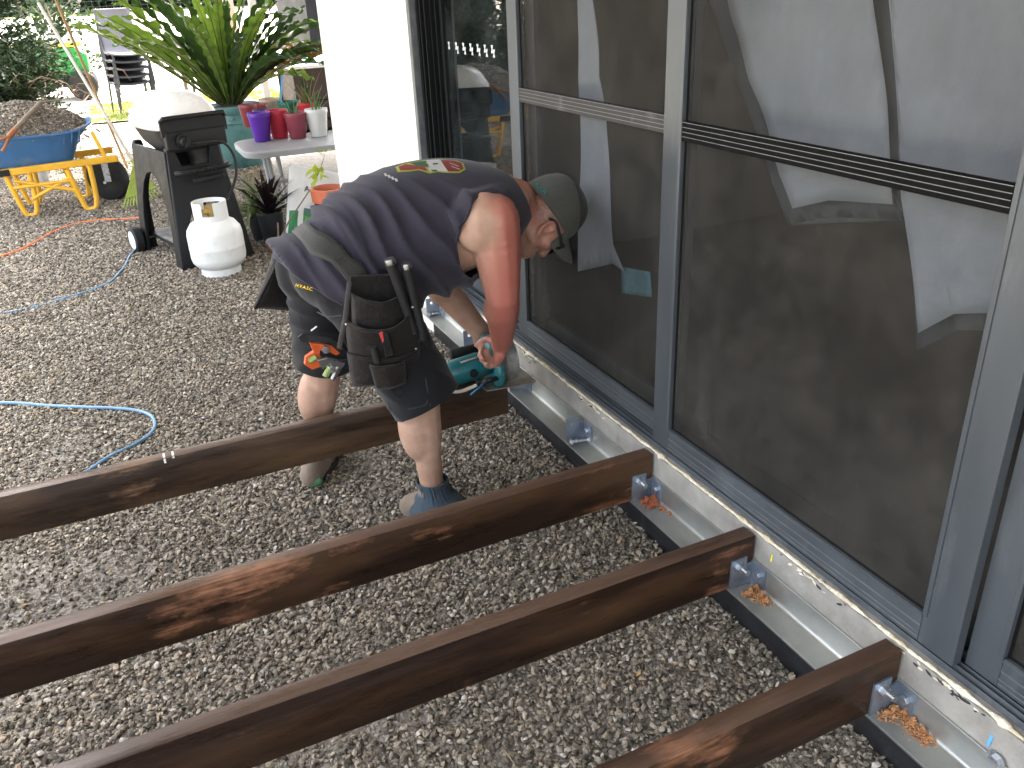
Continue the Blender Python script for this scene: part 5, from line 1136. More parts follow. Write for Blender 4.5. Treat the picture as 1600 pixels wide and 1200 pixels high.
set_attr(bm_, 'burn', burn.astype(np.float32)); rel = co-np.array(HC); hs, hf, hu = rel@np.array(s_), rel@np.array(f_), rel@np.array(u_)
stub = np.clip(.7*np.clip((.012-hf)/.03, 0, 1)*np.clip((hu+.07)/.04, 0, 1)*(np.linalg.norm(rel, axis=1) < .13)+.35*np.clip((-.045-hu)/.02, 0, 1)*np.clip((hf-.01)/.03, 0, 1)*(np.linalg.norm(rel, axis=1) < .17), 0, 1); stub = np.where((np.abs(hs) > .073) & (hf > -.035) & (hf < .02), 0, stub)
set_attr(bm_, 'stubble', stub.astype(np.float32))
# eyes and nails of the thumb side are hidden by the sunglasses and the grip; sunglasses:
mb = MB()
for sg in (1, -1): mb.tube(spline([hp(sg*.082, -.022, -.012), hp(sg*.083, .0, .004), hp(sg*.080, .045, .004), hp(sg*.071, .082, .002)], 4), [.0031]*13, 8, sq=1.6)
mb.tube(spline([hp(.072, .080, .010), hp(.036, .104, .014), hp(0, .110, .012), hp(-.036, .104, .014), hp(-.072, .080, .010)], 4), .0035, 8); gl_ = mb.build('sunglasses', m_rubber, man, 60)
for sg in (1, -1):
    mb = MB(); mb.grid(lambda a, b_: hp(sg*(.008+.063*a), .110-.030*a*a-.006*(b_-.5)**2*4, .012-.040*b_*(1-.3*a)), 8, 6); mb.build('lens', m_lens, gl_, 60, solid=.0016)

# ---- tank top: a loose skin round the torso with deep armholes
sh = MB(); sh.ring_loft(smooth_rings(torso(.011), 5))
for c, lat in ((RS, -1), (LS, 1)): sh.caps([nk+V((-.06, lat*.05, .012)), c.lerp(nk, .42)+V((-.03, 0, .022)), c+V((-.055, -lat*.015, .012))], [.06, .072, .080], .3)
S0 = station(0); S1 = station(1); dn_ = ((S0[0]+S0[1])/2-(S1[0]+S1[1])/2).normalized()
c0_ = (S0[0]+S0[1])/2; sh.ring_loft([[c0_+dn_*t+(p-c0_)*k for p in torso(.011)[0]] for t, k in ((-.05, 1.0), (.03, 1.03), (.075, 1.06))])
def seat(mb_, k):
    mb_.ell((RH+LH)/2+V((-.030, .0, .030)), (.118+k, .178+k, .112+k), rotm((0, -.5, 0)), 22, 14)
    for c, lat in ((RH, -1), (LH, 1)): mb_.ell(c+V((-.040, 0, -.005)), (.098+k, .096+k, .115+k), rotm((0, -.3, 0)), 18, 12)
seat(sh, .016)
sm = remesh(sh, .0062, 5, .5)
bm = bmesh.new(); bm.from_mesh(sm)
# hem, neckline and armholes
hemp = on_y(455, 432, .5); hn = V((-.74, .0, -.67)).normalized()
hemc = on_y(500, 446, .52)
g = bmesh.ops.bisect_plane(bm, geom=bm.verts[:]+bm.edges[:]+bm.faces[:], plane_co=hemc+V((-.006, 0, -.006)), plane_no=V((-.66, -.06, -.75)).normalized(), clear_outer=True)
g = bmesh.ops.bisect_plane(bm, geom=bm.verts[:]+bm.edges[:]+bm.faces[:], plane_co=nk+V((-.012, 0, .0)), plane_no=V((.90, 0, .30)).normalized(), clear_outer=True)
holes = []
for c, lat in ((RS, -1), (LS, 1)):
    hc = c+V((-.030, lat*.055, -.050)); hr = V((.098, .125, .158)); rot = rotm((0, .24, 0)); holes.append((hc, hr, rot))
def inh(p):
    m_ = 9
    for hc, hr, rot in holes: q = rot.transposed() @ (p-hc); m_ = min(m_, V((q.x/hr.x, q.y/hr.y, q.z/hr.z)).length)
    return m_
bmesh.ops.delete(bm, geom=[v for v in bm.verts if inh(v.co) < 1], context='VERTS')
for it in range(3):
    for v in bm.verts:
        if v.is_boundary and inh(v.co) < 1.25:
            for hc, hr, rot in holes:
                q = rot.transposed() @ (v.co-hc); l = V((q.x/hr.x, q.y/hr.y, q.z/hr.z)).length
                if l < 1.25: v.co = hc+rot @ (q/l)
    bm.normal_update()
    bl_ = [v for v in bm.verts if not v.is_boundary and any(e.other_vert(v).is_boundary for e in v.link_edges)]
    bmesh.ops.smooth_vert(bm, verts=bl_, factor=.5, use_axis_x=True, use_axis_y=True, use_axis_z=True)
# folds: ridges running down from the spine, slanting forward, strongest on the near flank
def ridge(x): x = x-math.floor(x); return (1-abs(2*x-1))**2.2
ax_s = (station(5)[0]-station(1)[0]).normalized()
for v in bm.verts:
    p = v.co; d = p-station(1)[0]; s1 = d.dot(ax_s); low = station(3)[0].z+.02-p.z
    w_ = mnoise.noise((p.x*5, p.y*5, p.z*5)); ph = s1*13.5-low*5.6+.55*w_+.9*mnoise.noise((p.x*1.7, p.y*1.7, p.z*1.7+3))
    k1 = max(0, min(1, (low-.015)/.10))*max(0, min(1, (.52-low)/.2))*max(0, min(1, (s1+.07)/.12))*max(0, min(1, (.47-s1)/.10))
    a = .038*k1*(.5+.9*abs(mnoise.noise((p.x*3+7, p.y*3, p.z*3))))*(ridge(ph)-.33)
    ph2 = s1*24-low*4+.8*w_; k2 = max(0, min(1, (.10-s1)/.10))*max(0, min(1, (s1+.16)/.05)); a += .010*k2*(ridge(ph2)-.4)
    # the belt cinches the shirt
    bp_ = (p-on_y(487, 356, .64)).dot(V((-.66, -.06, -.75)).normalized()); a += -.010*math.exp(-((bp_+.015)/.026)**2)
    # loose belly hangs a little
    a += .012*max(0, -v.normal.z)*max(0, min(1, (s1-.02)/.1))
    v.co = p+v.normal*a
bmesh.ops.smooth_vert(bm, verts=[v for v in bm.verts if not v.is_boundary], factor=.15, use_axis_x=True, use_axis_y=True, use_axis_z=True)
bm.to_mesh(sm); bm.free(); sm.shade_smooth()
shirt = link('tank_top', sm, m_shirt, man); md = shirt.modifiers.new('solid', 'SOLIDIFY'); md.thickness = .003; md.offset = 1
def bvh_of(me, org): return BVHTree.FromPolygons([v.co+org for v in me.vertices], [list(p.vertices) for p in me.polygons])
OM = ORG[man.name]; shirt_bvh = bvh_of(sm, OM)
# hem and neck binding
mb_ = bmesh.new(); mb_.from_mesh(sm); edges = [e for e in mb_.edges if e.is_boundary]; loops = []; left = set(edges)
while left:
    e = left.pop(); ch = [e.verts[0], e.verts[1]]
    while True:
        nx_ = [q for q in ch[-1].link_edges if q in left]
        if not nx_: break
        left.discard(nx_[0]); ch.append(nx_[0].other_vert(ch[-1]))
    if len(ch) > 40: loops.append([v.co+OM for v in ch])
mb_.free(); mb = MB()
for lp in loops:
    P = lp[::3]; n = len(P); P = [(P[(i-1) % n]+P[i]*2+P[(i+1) % n])/4 for i in range(n)] if (lp[0]-lp[-1]).length < .05 else P
    if (lp[0]-lp[-1]).length < .05: P.append(P[0])
    mb.tube(P, .0042, 6)
mb.build('binding', m_shirt, shirt, 70)
# printed crest on the back, laid onto the cloth
m_pr = {k: mat('print_'+k, c, .7) for k, c in dict(lime=(.30, .36, .05), red=(.20, .02, .022), green=(.018, .085, .035), white=(.42, .42, .41), dark=(.03, .03, .03)).items()}
def decal(poly_px, y, m, name='printed_crest', lift=.0042, parent=None, bvh=None, n=1):
    parent = parent or shirt; bvh = bvh or shirt_bvh
    bm = bmesh.new(); vs = [bm.verts.new((a, b_, 0)) for a, b_ in poly_px]; f = bm.faces.new(vs); bmesh.ops.triangulate(bm, faces=[f])
    bmesh.ops.subdivide_edges(bm, edges=bm.edges, cuts=3, use_grid_fill=True)
    for v in bm.verts:
        d = ray(v.co.x, v.co.y).normalized(); hit = bvh.ray_cast(CAM, d)
        if hit[0] is None:
            q, nrm_, _, _ = bvh.find_nearest(on_y(v.co.x, v.co.y, y)); v.co = q+nrm_*lift if q else V((0, 0, 0))
        else:
            nn = hit[1] if hit[1].dot(d) < 0 else -hit[1]; v.co = hit[0]+nn*lift
    me = bpy.data.meshes.new(name); bm.to_mesh(me); bm.free(); me.shade_smooth(); return link(name, me, m, parent)
decal([(618, 263), (622, 271), (640, 270), (655, 268), (672, 273), (684, 271), (700, 272), (718, 272), (727, 267), (724, 257), (712, 252.5), (690, 251), (668, 252), (645, 255), (628, 259)], .66, m_pr['lime'])
decal([(623, 263), (626, 269), (641, 268), (655, 266.3), (668, 270), (664, 263), (650, 261), (634, 258.8)], .66, m_pr['red'], lift=.0050)
decal([(640, 257), (650, 261), (664, 263.5), (672, 264), (666, 253.6), (652, 255.2)], .66, m_pr['green'], lift=.0050)
decal([(664, 253.2), (672, 270.5), (684, 269.5), (700, 270.2), (694, 262), (688, 252), (676, 252)], .66, m_pr['white'], lift=.0050)
decal([(688, 252.4), (694, 262), (700, 270.2), (716, 270.2), (724, 266), (721, 257.5), (710, 253.6)], .66, m_pr['red'], lift=.0052)
decal([(676, 258), (684, 257.5), (685, 259.5), (677, 260.5)], .66, m_pr['dark'], lift=.0058); decal([(672, 268), (676, 270.5), (684, 270.5), (682, 268)], .66, m_pr['green'], lift=.0058)
for a, b_ in (((702, 257), (716, 262)), ((704, 262), (718, 266.5))): decal([a, (a[0]+1, a[1]+1.4), (b_[0], b_[1]+1.4), b_], .66, m_pr['white'], lift=.0060)
for k in range(4): decal([(600+5.5*k, 273+2.7*k), (603.5+5.5*k, 272.5+2.7*k), (606+5.5*k, 277+2.7*k), (602+5.5*k, 277.5+2.7*k)], .66, m_pr['white'])

# ---- shorts
so_ = MB()
pel = [(on_y(462, 392, .66), .10), (on_y(520, 440, .62), .13)]
seat(so_, .0)
def legtube(H, K, lowz, r0, r1, drift=V((0, 0, 0))):
    e = K.lerp(H, .0); t = (H.z-lowz)/(H.z-K.z); b_ = H.lerp(K, t)+drift
    rings = []; d = (b_-H).normalized(); x, y, _ = frame(d, (0, 1, 0))
    for i in range(9):
        q = i/8; c = H.lerp(b_, q); r = r0+(r1-r0)*q
        rings.append([c+x*math.cos(2*math.pi*j/28)*r*1.0+y*math.sin(2*math.pi*j/28)*r*1.12 for j in range(28)])
    so_.ring_loft(rings); return b_, d, x, y
e1 = legtube(RH+V((-.01, 0, .0)), RK, .415, .108, .106, V((.012, .004, 0))); e2 = legtube(LH+V((-.01, 0, 0)), LK, .455, .104, .098, V((.004, 0, 0)))
sm2 = remesh(so_, .0075, 8, .5)
bm = bmesh.new(); bm.from_mesh(sm2)
for v in bm.verts:
    p = v.co; f1 = mnoise.noise((p.x*9, p.y*9, p.z*5)); f2 = ridge(p.z*14+1.2*mnoise.noise((p.x*6, p.y*6, p.z*3))+p.x*5)-.4; k1 = max(0, min(1, (.80-p.z)/.12))
    v.co = p+v.normal*(.006*f1+.008*f2*k1*(.4+abs(mnoise.noise((p.x*4, p.y*4, 9)))))
for (b_, d, x, y) in (e1, e2):   # open hems: drop the flat end faces
    fs_ = [f for f in bm.faces if (f.calc_center_median()-b_).length < .17]; es_ = list({e for f in fs_ for e in f.edges}); vs_ = list({v for f in fs_ for v in f.verts})
    bmesh.ops.bisect_plane(bm, geom=vs_+es_+fs_, plane_co=b_-d*.014, plane_no=d, clear_outer=True)
bm.to_mesh(sm2); bm.free(); sm2.shade_smooth(); shorts = link('shorts', sm2, m_shorts, man); md = shorts.modifiers.new('solid', 'SOLIDIFY'); md.thickness = .004; md.offset = 1
sh_bvh = bvh_of(sm2, OM)
def seam_line(px_pts, y, r_, m, parent, bvh, name='seam'):
    P = []
    for a, b_ in px_pts:
        d = ray(a, b_).normalized(); h = bvh.ray_cast(CAM, d)
        if h[0] is not None: P.append(h[0]+(h[1] if h[1].dot(d) < 0 else -h[1])*.003)
    if len(P) > 1: mb = MB(); mb.tube(spline(P, 3), r_, 5); return mb.build(name, m, parent, 60)
seam_line([(480, 478), (496, 487), (512, 493), (535, 492)], .5, .0028, m_seam, shorts, sh_bvh, 'pocket_edge')
seam_line([(608, 628), (616, 642), (640, 638), (664, 632), (668, 624)], .42, .0026, m_seam, shorts, sh_bvh, 'pocket_edge')
seam_line([(588, 640), (612, 646), (648, 645), (684, 634)], .42, .0022, m_seam, shorts, sh_bvh); seam_line([(664, 590), (668, 612), (672, 634)], .42, .0022, m_seam, shorts, sh_bvh)
seam_line([(450, 440), (462, 470), (474, 505), (486, 535)], .5, .0022, m_seam, shorts, sh_bvh)
def text_on(s, px, py, px2, py2, size, m, parent, bvh, lift=.005, name='lettering'):
    """lettering sewn on cloth: baseline from one pixel to another, shrunk onto the surface"""
    me = text_mesh(s, size, .0005); xs_ = [v.co.x for v in me.vertices]; x0, x1 = min(xs_), max(xs_); L_ = math.hypot(px2-px, py2-py); k = L_/(x1-x0); cx_, sx_ = (px2-px)/L_, (py2-py)/L_
    for v in me.vertices:
        tx, ty = (v.co.x-x0)*k, v.co.y*k; a, b_ = px+tx*cx_+ty*sx_, py+tx*sx_-ty*cx_; d = ray(a, b_).normalized(); h = bvh.ray_cast(CAM, d)
        if h[0] is not None: nn = h[1] if h[1].dot(d) < 0 else -h[1]; v.co = h[0]+nn*(lift+v.co.z)-OM
    return link(name, me, m, parent, True)
text_on('H.V.A.S.C.', 466, 444, 492, 451, .1, m_yellowthread, shorts, sh_bvh, .0075)

# ---- cap
def cap_pt(a, t, k=1.):
    """a round the head (0 = face side), t from the rim (0) to the crown (1)"""
    ca, sa = math.cos(a), math.sin(a); r = math.cos(t*math.pi/2)**.62 if t < 1 else 0
    hgt_ = .124*math.sin(t*math.pi/2)**.95; return cpt(.087*k*r*sa, -.012+.112*k*r*ca*(1.0 if ca < 0 else .98), .022+.022*(-ca)*.0+hgt_+.012*(1-t)*(ca-1)*.9)
mb = MB(); mb.grid(lambda a, b_: cap_pt(a*2*math.pi, b_*.999), 48, 16); cp_ = mb.build('cap', m_cap, man, 70, solid=.003)
mb = MB()
for k in range(6): mb.tube([cap_pt(math.pi/6+k*math.pi/3, t/14, 1.008) for t in range(15)], .0016, 5)
mb.tube([cap_pt(k*2*math.pi/48, .13, 1.01) for k in range(49)], .0014, 5); mb.build('seam', m_cap, cp_, 60)
mb = MB(); mb.ell(cpt(0, -.012, .1465), (.009, .009, .006), CM); mb.build('button', m_cap, cp_, 60)
for k in range(6): mb = MB(); p = cap_pt(k*math.pi/3, .55, 1.012); mb.ell(p, .0042); mb.build('eyelet', m_cap, cp_, 60)
def brim(a, b_, th=0):
    s = (a*2-1); r0 = cap_pt(s*.86, .0, 1.0); out_ = fc_*(.080*max(0, 1-abs(s)**3.2)**.5)*b_; return r0+out_-uc_*(.016*b_*b_+.046*s*s*b_)+uc_*.004*(1-b_)+sc_*(-s*.006*b_)
mb = MB(); mb.grid(lambda a, b_: brim(a, b_), 28, 10); mb.build('brim', m_cap, cp_, 70, solid=.005)
me = text_mesh('AQUA', .022, .0006); bvh_c = bvh_of(cp_.data, OM)
for v in me.vertices:
    a = math.pi-.62-(v.co.x/.115); base = cap_pt(a, .085, 1.02); up_ = (cap_pt(a, .2, 1.02)-base).normalized(); v.co = base+up_*v.co.y-OM
link('lettering', me, m_tealthread, cp_, True)

# ---- boots and gaiters
for A_, d, side_ in ((RA, RD, 'R'), (LA, LD, 'L')):
    d = V((d[0], d[1], 0)).normalized(); fb = MB(); footshape(A_, d, fb, .004, .19); fb.caps([V((A_.x, A_.y, .05)), V((A_.x, A_.y, .115))], [.052, .050], .25)
    bmm = remesh(fb, .006, 5); bmm.shade_smooth(); b0 = link('boot', bmm, m_boot, man)
    n = V((-d.y, d.x, 0)); mb = MB(); P = []
    for i in range(28):
        a = 2*math.pi*i/28; t = math.cos(a); w = .050-.008*(t < 0)*abs(t); P.append(V((A_.x, A_.y, 0))+d*(.06+.145*math.copysign(abs(t)**.8, t))+n*w*math.sin(a))
    mb.ring_loft([[p+V((0, 0, z)) for p in P] for z in (-.004, .022)]); mb.build('sole', m_sole, b0, 40, bevel=.003)
    if side_ == 'L': mb = MB(); mb.ell(V((A_.x, A_.y, .028))-d*.092-n*.006, (.022, .038, .022), Matrix((d, n, V((0, 0, 1)))).transposed()); mb.build('heel_guard', m_green2, b0, 60)
    if side_ == 'R':
        mb = MB(); rings = []
        for i in range(15):
            q = i/14; z = .018+.137*q; r_ = (.100, .098, .095, .090, .084, .078, .072, .066, .060, .055, .051, .0485, .047, .0475, .049)[i]; rings.append([V((A_.x, A_.y, z))+d*(r_*math.cos(2*math.pi*j/60)*(1.15 if q < .6 else 1.02)+.03*(1-q))+n*r_*math.sin(2*math.pi*j/60)+(d*math.cos(2*math.pi*j/60)+n*math.sin(2*math.pi*j/60))*(.0022*math.sin(j*2*math.pi*26/60)*(q > .6)+.004*mnoise.noise((j*.5, q*6, 1))*(q < .75)) for j in range(60)])
        mb.ring_loft(rings, caps=False); mb.build('gaiter', m_sock, man, 70, solid=.002)

# ---- tool belt: waist strap, hip bag in three tiers, second bag behind the far hip
def on_shirt(px, py, lift=.019):
    d = ray(px, py).normalized(); h = shirt_bvh.ray_cast(CAM, d)
    if h[0] is None: return None
    return h[0]+(h[1] if h[1].dot(d) < 0 else -h[1])*lift
mb = MB(); rows = []
ctop = [(488, 349), (500, 362), (514, 376), (530, 391), (546, 405), (562, 416), (580, 424), (600, 430), (625, 434)]; cbot = [(466, 364), (479, 381), (494, 398), (512, 415), (530, 430), (546, 441), (566, 449), (590, 455), (618, 458)]
for a, b_ in zip(ctop, cbot):
    p, q = on_shirt(*a), on_shirt(*b_)
    if p is None: p = on_y(a[0], a[1], .60)
    if q is None: q = on_y(b_[0], b_[1], .55)
    rows.append([p.lerp(q, k/4) for k in range(5)])
# carry the strap round the far side of the waist
c_ = (rows[0][0]+rows[0][-1])/2; far = []
for k in range(1, 6): far.append([p+V((.02*k, .055*k, -.028*k-.006*k*k)) for p in rows[0]])
mb.ring_loft(list(reversed(far))+rows, caps=False, closed=False); mb.build('belt', m_belt, man, 70, solid=.004)

def bag(tl, tr, br, bl2, y, bulge, m, sag=0., name='pouch', parent=None, depth=.0):
    """a leather pocket: outline in the photograph at depth y, front swelling towards the camera, open top with a thick lip"""
    A4 = [on_y(*p, y-depth*(i < 2)) for i, p in enumerate((tl, tr, br, bl2))]; mb = MB(); nrm_ = (A4[1]-A4[0]).cross(A4[3]-A4[0]).normalized(); nrm_ = -nrm_ if nrm_.y > 0 else nrm_
    def P(a, b_, k): 
        top_ = A4[0].lerp(A4[1], a); bot = A4[3].lerp(A4[2], a); p = bot.lerp(top_, b_); e = (4*a*(1-a))**.5 if 0 < a < 1 else 0; fl = min(1, (b_*5)**.6) if b_ > 0 else 0
        p = p+nrm_*(bulge*e*fl*(.75+.25*b_))*k+V((0, 0, -sag*4*a*(1-a)*b_*k))+nrm_*.004*mnoise.noise((p.x*24, p.z*24, y*40))*k-V((0, 0, .012*4*a*(1-a)*(1-b_)*.6)); return p
    mb.grid(lambda a, b_: P(a, b_, 1), 18, 14); o = mb.build(name, m, parent or man, 70, solid=.006)
    lip = MB(); lip.tube([P(k/24, 1, 1) for k in range(25)], .0038, 6); lip.build('lip', m, o if parent is None else parent, 60)
    return o, P
mb = MB(); mb.prism([on_y(*p, .405) for p in ((548, 432), (625, 428), (645, 452), (668, 545), (650, 560), (560, 575), (536, 530))], (0, .010, 0)); back = mb.build('bag_back', m_leather, man, 0, bevel=.003)
pt = bag((549, 458), (628, 452), (640, 520), (552, 530), .398, .045, m_leather, .02)
pm = bag((540, 500), (646, 472), (660, 560), (548, 575), .386, .062, m_leather, .035)
pl_ = bag((543, 551), (655, 540), (658, 590), (551, 603), .374, .050, m_leather, .012)
pf = bag((578, 570), (632, 563), (634, 598), (588, 606), .330, .022, m_leather, .004)
for a, b_ in (((546, 440), (530, 545)), ((627, 440), (662, 520))):
    mb = MB(); p, q = on_y(*a, .392), on_y(*b_, .376); mb.tube([p, p.lerp(q, .5)+V((0, -.012, 0)), q], .009, 8, sq=.4); mb.build('edge_strap', m_leather, back, 60)
mb = MB()
for a, b_ in ((645, 480), (541, 507), (650, 545), (580, 572)): p = on_y(a, b_, .335); mb.ell(p, .0035)
mb.build('rivet', m_bolt, back, 60)
# flap and hammer loop at the right of the bag
mb = MB(); P = [on_y(*p, .375) for p in ((634, 452), (652, 470), (668, 530), (696, 600), (700, 630), (680, 600), (655, 545))]; mb.prism(P, (0, .008, 0)); mb.build('side_flap', m_leather, man, 0, bevel=.002)
# second bag on the far hip, seen past his seat
def farbag():
    mb = MB(); A4 = [V((-.905, .80, .845)), V((-.770, .96, .80)), V((-.800, .985, .585)), V((-.965, .845, .60))]
    A4 = [on_y(437, 405, .80), on_y(470, 400, .95), on_y(500, 488, .93), on_y(399, 481, .82)]; nrm_ = V((-.75, .5, .1)).normalized()
    def P(a, b_, k): p = A4[3].lerp(A4[2], a).lerp(A4[0].lerp(A4[1], a), b_); e = (4*a*(1-a))**.5; return p+nrm_*.045*e*min(1, (b_*5)**.6 if b_ > 0 else 0)*k
    mb.grid(lambda a, b_: P(a, b_, 1), 14, 12); mb.grid(lambda a, b_: P(a, b_, -.3), 14, 12); o = mb.build('pouch', m_leather, man, 70, solid=.006)
    lp = MB(); lp.tube([P(0, k/10, 1)+V((-.002, 0, 0)) for k in range(11)], .006, 6); lp.tube([P(k/12, 1, 1) for k in range(13)], .005, 6); lp.build('lip', m_leather, o, 60)
farbag()
# ================================================================== tools he carries
m_steel = mat('tool_steel', (.26, .265, .27), .3, .9, .1, 20); m_darkst = mat('dark_steel_rule', (.05, .052, .055), .4, .8, .2, 30); m_orange = mat('orange_paint', (.52, .085, .015), .45); m_vial = mat('vial_green', (.20, .27, .07), .2)
def hammer(px, py, qx, qy, label):
    a, b_ = on_y(px, py, .352), on_y(qx, qy, .352); t = thing('hammer', b_, label, 'hammer', "hammer handles in the man's belt loop"); d = (b_-a).normalized()
    mb = MB(); mb.tube([a+d*.016, a.lerp(b_, .4), b_], [.0150, .0138, .0125], 12); mb.build('handle', m_rubber, t, 60)
    mb = MB(); mb.tube([a, a+d*.004, a+d*.016], [.0135, .0152, .0152], 14); mb.build('end_cap', m_steel, t, 40)
hammer(608, 404, 648, 520, 'thicker black hammer handle with a steel cap in the belt loop, nearer the bag')
hammer(634, 411, 662, 530, 'slimmer black hammer handle in the belt loop, farther right')
def flatpoly(mb, pts, y, th): mb.prism([on_y(a, b_, y) for a, b_ in pts], (0, th, 0))
t = thing('knife', on_y(600, 540, .322), 'utility knife with a red back standing in the front pocket of the belt bag', 'knife')
mb = MB(); flatpoly(mb, [(594, 521), (599, 517), (607, 520), (616, 556), (602, 560)], .318, .012); mb.build('handle', m_darkst, t, 0, bevel=.003)
mb = MB(); flatpoly(mb, [(592, 521), (597, 518), (600, 532), (598, 536)], .3155, .0022); mb.build('back', mat('red_plastic', (.55, .05, .05), .4), t, 0)
t = thing('marker_pen', on_y(585, 555, .32), 'black marker pen standing beside the utility knife', 'pen')
mb = MB(); mb.tube([on_y(583, 542, .322), on_y(590, 566, .322)], .010, 10); mb.build('barrel', m_rubber, t)
def square(label, head_pts, hm, rule_pts, y, vial, frame_pts=None, hole=None):
    t = thing('combination_square', on_y(head_pts[0][0], head_pts[0][1], y), label, 'square', "combination squares hanging on the man's belt bag")
    mb = MB(); flatpoly(mb, head_pts, y, .016); mb.build('head', hm, t, 0, bevel=.002)
    mb = MB(); flatpoly(mb, rule_pts, y+.004, .004); mb.build('blade', m_darkst, t, 0)
    mb = MB(); mb.tube([on_y(*vial[0], y-.004), on_y(*vial[1], y-.004)], .0085, 10); mb.build('vial', m_vial, t)
    mb = MB(); p = on_y(*vial[2], y-.002); mb.cyl(p, p+V((0, -.012, 0)), .010, n=14); mb.build('lock_nut', m_bolt, t)
square('orange headed combination square hanging behind the belt bag', [(484, 536), (502, 538), (520, 542), (532, 552), (526, 556), (512, 549), (500, 548), (500, 556), (512, 566), (506, 572), (488, 578), (476, 570), (478, 558), (490, 550)], m_orange, [(466, 527), (472, 522), (518, 528), (548, 556), (552, 566), (534, 560), (516, 536), (470, 534)], .425, ((483, 565), (494, 558), (508, 545)))
square('silver combination square hanging below the orange one', [(496, 563), (512, 559), (540, 568), (522, 596), (518, 594), (528, 574), (512, 572), (504, 578)], m_steel, [(520, 566), (542, 560), (556, 570), (545, 578), (530, 574)], .405, ((508, 588), (516, 573), (519, 576)))
mb = MB()
t = thing('square_pencil', on_y(487, 514, .42), 'white pencil poking from the side of the shorts', 'pencil')
mb = MB(); mb.tube([on_y(486, 517, .418), on_y(495, 510, .418)], .0022, 6); mb.build('shaft', m_white2, t)
t = thing('flat_file', on_y(615, 606, .33), 'short flat steel blade hanging under the belt bag', 'blade')
mb = MB(); flatpoly(mb, [(600, 601), (611, 597), (632, 612), (624, 622)], .338, .004); mb.build('blade', m_darkst, t, 0)

# ================================================================== circular saw on the joist
m_teal2 = mat('teal_tool_plastic', (.012, .155, .175), .38, 0, .1, 10, dirt=(.10, .21, .21), ds=14, dl=.55, dh=.8); m_cordw = mat('white_cord', (.72, .69, .60), .45); m_plate = mat('scratched_plate', (.40, .36, .31), .35, .8, .2, 16, dirt=(.22, .14, .08), ds=9, dl=.52, dh=.7); m_guard = mat('cast_guard', (.40, .40, .38), .38, .75, .15, 12, dirt=(.2, .18, .15), ds=8, dl=.55, dh=.75)
saw = thing('circular_saw', (-.20, .74, .3005), "teal corded circular saw under the man's hands on the cut end of the joist", 'saw')
SX, SY, SZ = -.150, .755, .30          # blade plane, blade centre, plate underside
p0 = on_z(775, 613, SZ); 
mb = MB(); mb.prism([V((x, y, SZ+.0006)) for x, y in ((-.262, .622), (-.094, .600), (-.080, .612), (-.080, .885), (-.262, .885))], (0, 0, .0032)); mb.build('base_plate', m_plate, saw, 0, bevel=.0008)
mb = MB(); mb.bb((-.266, .63, SZ+.0006), (-.2625, .885, SZ+.012)); mb.build('plate_lip', m_plate, saw, 0)
mb = MB(); mb.lathe([(.004, -.0010), (.092, -.0010), (.092, .0010), (.004, .0010)], (SX+.004, SY, SZ+.048), 48, (1, 0, 0)); mb.build('saw_blade', m_steel, saw, 30)
# upper guard: half drum over the blade
def drum(x0, x1, r0, r1, a0, a1, cy3, cz3, n=30):
    mb = MB(); ri = []
    for i in range(n+1): a = R(a0+(a1-a0)*i/n); c, s = math.cos(a), math.sin(a); ri.append([V((x, cy3+r*c, cz3+r*s)) for x, r in ((x0, r0), (x0, r1), (x1, r1), (x1, r0))])
    mb.ring_loft(ri); return mb
drum(SX-.016, SX+.022, .020, .101, 2, 196, SY, SZ+.048).build('blade_guard', m_guard, saw, 30, bevel=.004)
drum(SX+.0225, SX+.030, .070, .100, 6, 190, SY, SZ+.048).build('guard_rim', m_guard, saw, 30, bevel=.003)
drum(SX-.009, SX+.016, .080, .0975, 196, 300, SY, SZ+.048).build('lower_guard', m_guard, saw, 30, bevel=.002)
# motor: barrel lying along -X with slotted end
MC = V((SX-.03, .735, SZ+.058))
mb = MB(); mb.lathe([(.038, .0), (.040, .02), (.040, .06), (.0425, .066), (.0425, .13), (.041, .165), (.038, .18), (.035, .184)], MC, 36, (-1, 0, -.10), sx=1.0, sy=1.12); mt = mb.build('motor_housing', m_teal2, saw, 40)
ed = MC+V((-1, 0, -.10)).normalized()*.1842; mb = MB()
for k in range(-3, 4):
    for j in range(-3, 4):
        if k*k+j*j < 11: mb.box(ed+V((-.0008, k*.0088, j*.0088)), (.002, .005, .006))
mb.build('vent_slot', m_rubber, mt, 0)
mb = MB(); q = MC+V((-.100, -.043, -.012)); mb.cyl(q+V((0, .004, 0)), q+V((0, -.006, 0)), .0145, n=20); mb.build('brush_cap', m_rubber, mt, 40, bevel=.001)
mb = MB(); mb.box(MC+V((-.10, -.008, .0325)), (.075, .04, .003), (0, -.10, 0)); mb.build('rating_plate', m_guard, mt, 0)
mb = MB(); mb.ring_loft([[V((x, y, z)) for y, z in ((.695, SZ+.02), (.79, SZ+.02), (.80, SZ+.09), (.76, SZ+.135), (.71, SZ+.12), (.69, SZ+.08))] for x in (SX-.04, SX-.0165)]); mb.build('gear_case', m_guard, saw, 30, bevel=.005)
# D handle behind: from over the motor down to the back of the plate
hx = SX-.052
H_ = spline([(hx, .775, SZ+.118), (hx-.004, .73, SZ+.138), (hx-.008, .68, SZ+.128), (hx-.010, .640, SZ+.100), (hx-.010, .622, SZ+.062), (hx-.006, .640, SZ+.028), (hx, .675, SZ+.022)], 5)
mb = MB(); mb.tube(H_, [.0195+.003*math.sin(i*.3) for i in range(len(H_))], 14, sq=1.15); hd_ = mb.build('rear_handle', m_teal2, saw, 60)
mb = MB(); mb.box((hx-.004, .700, SZ+.105), (.018, .035, .012), (.35, 0, 0)); mb.build('trigger', m_rubber, hd_, 0, bevel=.003)
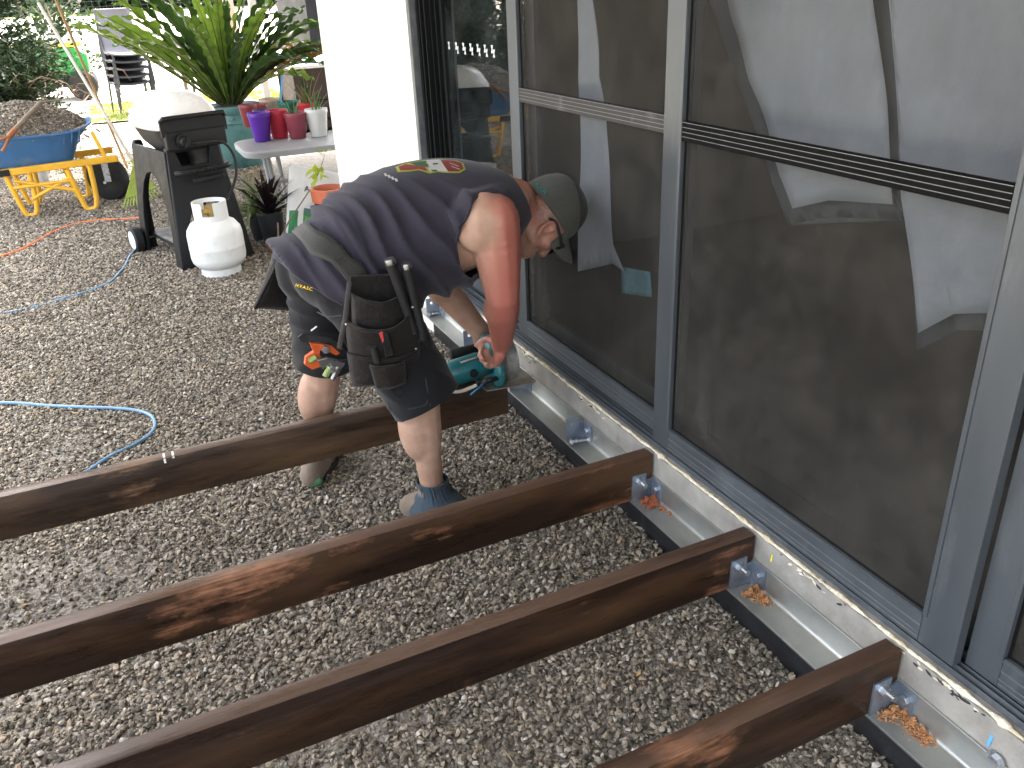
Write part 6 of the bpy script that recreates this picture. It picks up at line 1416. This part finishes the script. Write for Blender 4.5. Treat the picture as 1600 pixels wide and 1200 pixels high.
# front knob: black bar sticking out to the left past the motor
fa, fb_ = on_y(778, 536, .835), on_y(706, 553, .815)
mb = MB(); mb.tube([V((SX-.03, .80, SZ+.12)), fa, fa.lerp(fb_, .5), fb_, fb_+V((-.006, 0, 0))], [.012, .015, .0165, .0185, .014], 14); mb.build('front_handle', m_rubber, saw, 50)
# cord guard, hex key and cord
c1_ = V((hx-.012, .620, SZ+.045)); c2_ = on_y(744, 602, .585)
mb = MB(); mb.tube([c1_, c1_.lerp(c2_, .5), c2_], [.0095, .0088, .0078], 12); mb.build('cord_guard', m_rubber, saw, 50)
mb = MB(); mb.tube(spline([c2_, on_y(735, 606, .58), on_y(722, 611, .575), on_y(708, 612, .57), on_y(694, 607, .57), on_y(682, 600, .58), on_y(668, 606, .58), on_y(658, 640, .58), on_y(656, 690, .56), on_y(660, 735, .52), on_z(664, 762, .014), on_z(668, 782, .014)], 6), .0058, 8); mb.build('power_cord', m_cordw, saw, 60)
hk = mat('blue_hex_key', (.02, .16, .30), .35, .6)
mb = MB(); mb.tube([on_y(735, 617, .578), on_y(759, 596, .578), on_y(766, 593, .583)], .0032, 6); mb.build('hex_key', hk, saw)
mb = MB(); mb.box(on_y(757, 598, .583), (.026, .016, .014), (0, -.6, 0)); mb.build('key_holder', m_rubber, saw, 0, bevel=.003)

# ================================================================== small litter on the gravel
m_twig = mat('dry_twig', (.30, .22, .14), .9); m_dleaf = mat('dry_leaf', (.36, .22, .08), .9, 0, .4, 20)
mb = MB(); r8 = random.Random(21)
for k in range(46):
    x, y = r8.uniform(-1.9, -.12), r8.uniform(-1.0, 2.6); a = r8.random()*3.14; L = r8.uniform(.012, .045); d = V((math.cos(a), math.sin(a), r8.uniform(-.05, .15))); c = V((x, y, .016)); mb.tube([c-d*L, c+V((0, 0, .003)), c+d*L], [.0012, .0018, .001], 5)
tag(mb.build('twigs', m_twig, None, 0), kind='stuff')
mb = MB()
for k in range(60):
    x, y = r8.uniform(-2.2, -.12), r8.uniform(-1.0, 6.5); a = r8.random()*6.28; L = r8.uniform(.006, .018); d = V((math.cos(a), math.sin(a), r8.uniform(-.2, .3)))*L; s = V((-math.sin(a), math.cos(a), .2))*L*.4; c = V((x, y, .018)); mb.add([c-d, c+s, c+d, c-s], [(0, 1, 2, 3)])
for k in range(160):
    p = on_z(r8.gauss(408, 16), r8.gauss(275, 7)); a = r8.random()*6.28; d = V((math.cos(a), math.sin(a), r8.uniform(-.2, .4)))*.02; s = V((-math.sin(a), math.cos(a), .2))*.008; c = V((p.x, p.y, .02)); mb.add([c-d, c+s, c+d, c-s], [(0, 1, 2, 3)])
tag(mb.build('leaf_litter', m_dleaf, None, 0), kind='stuff')
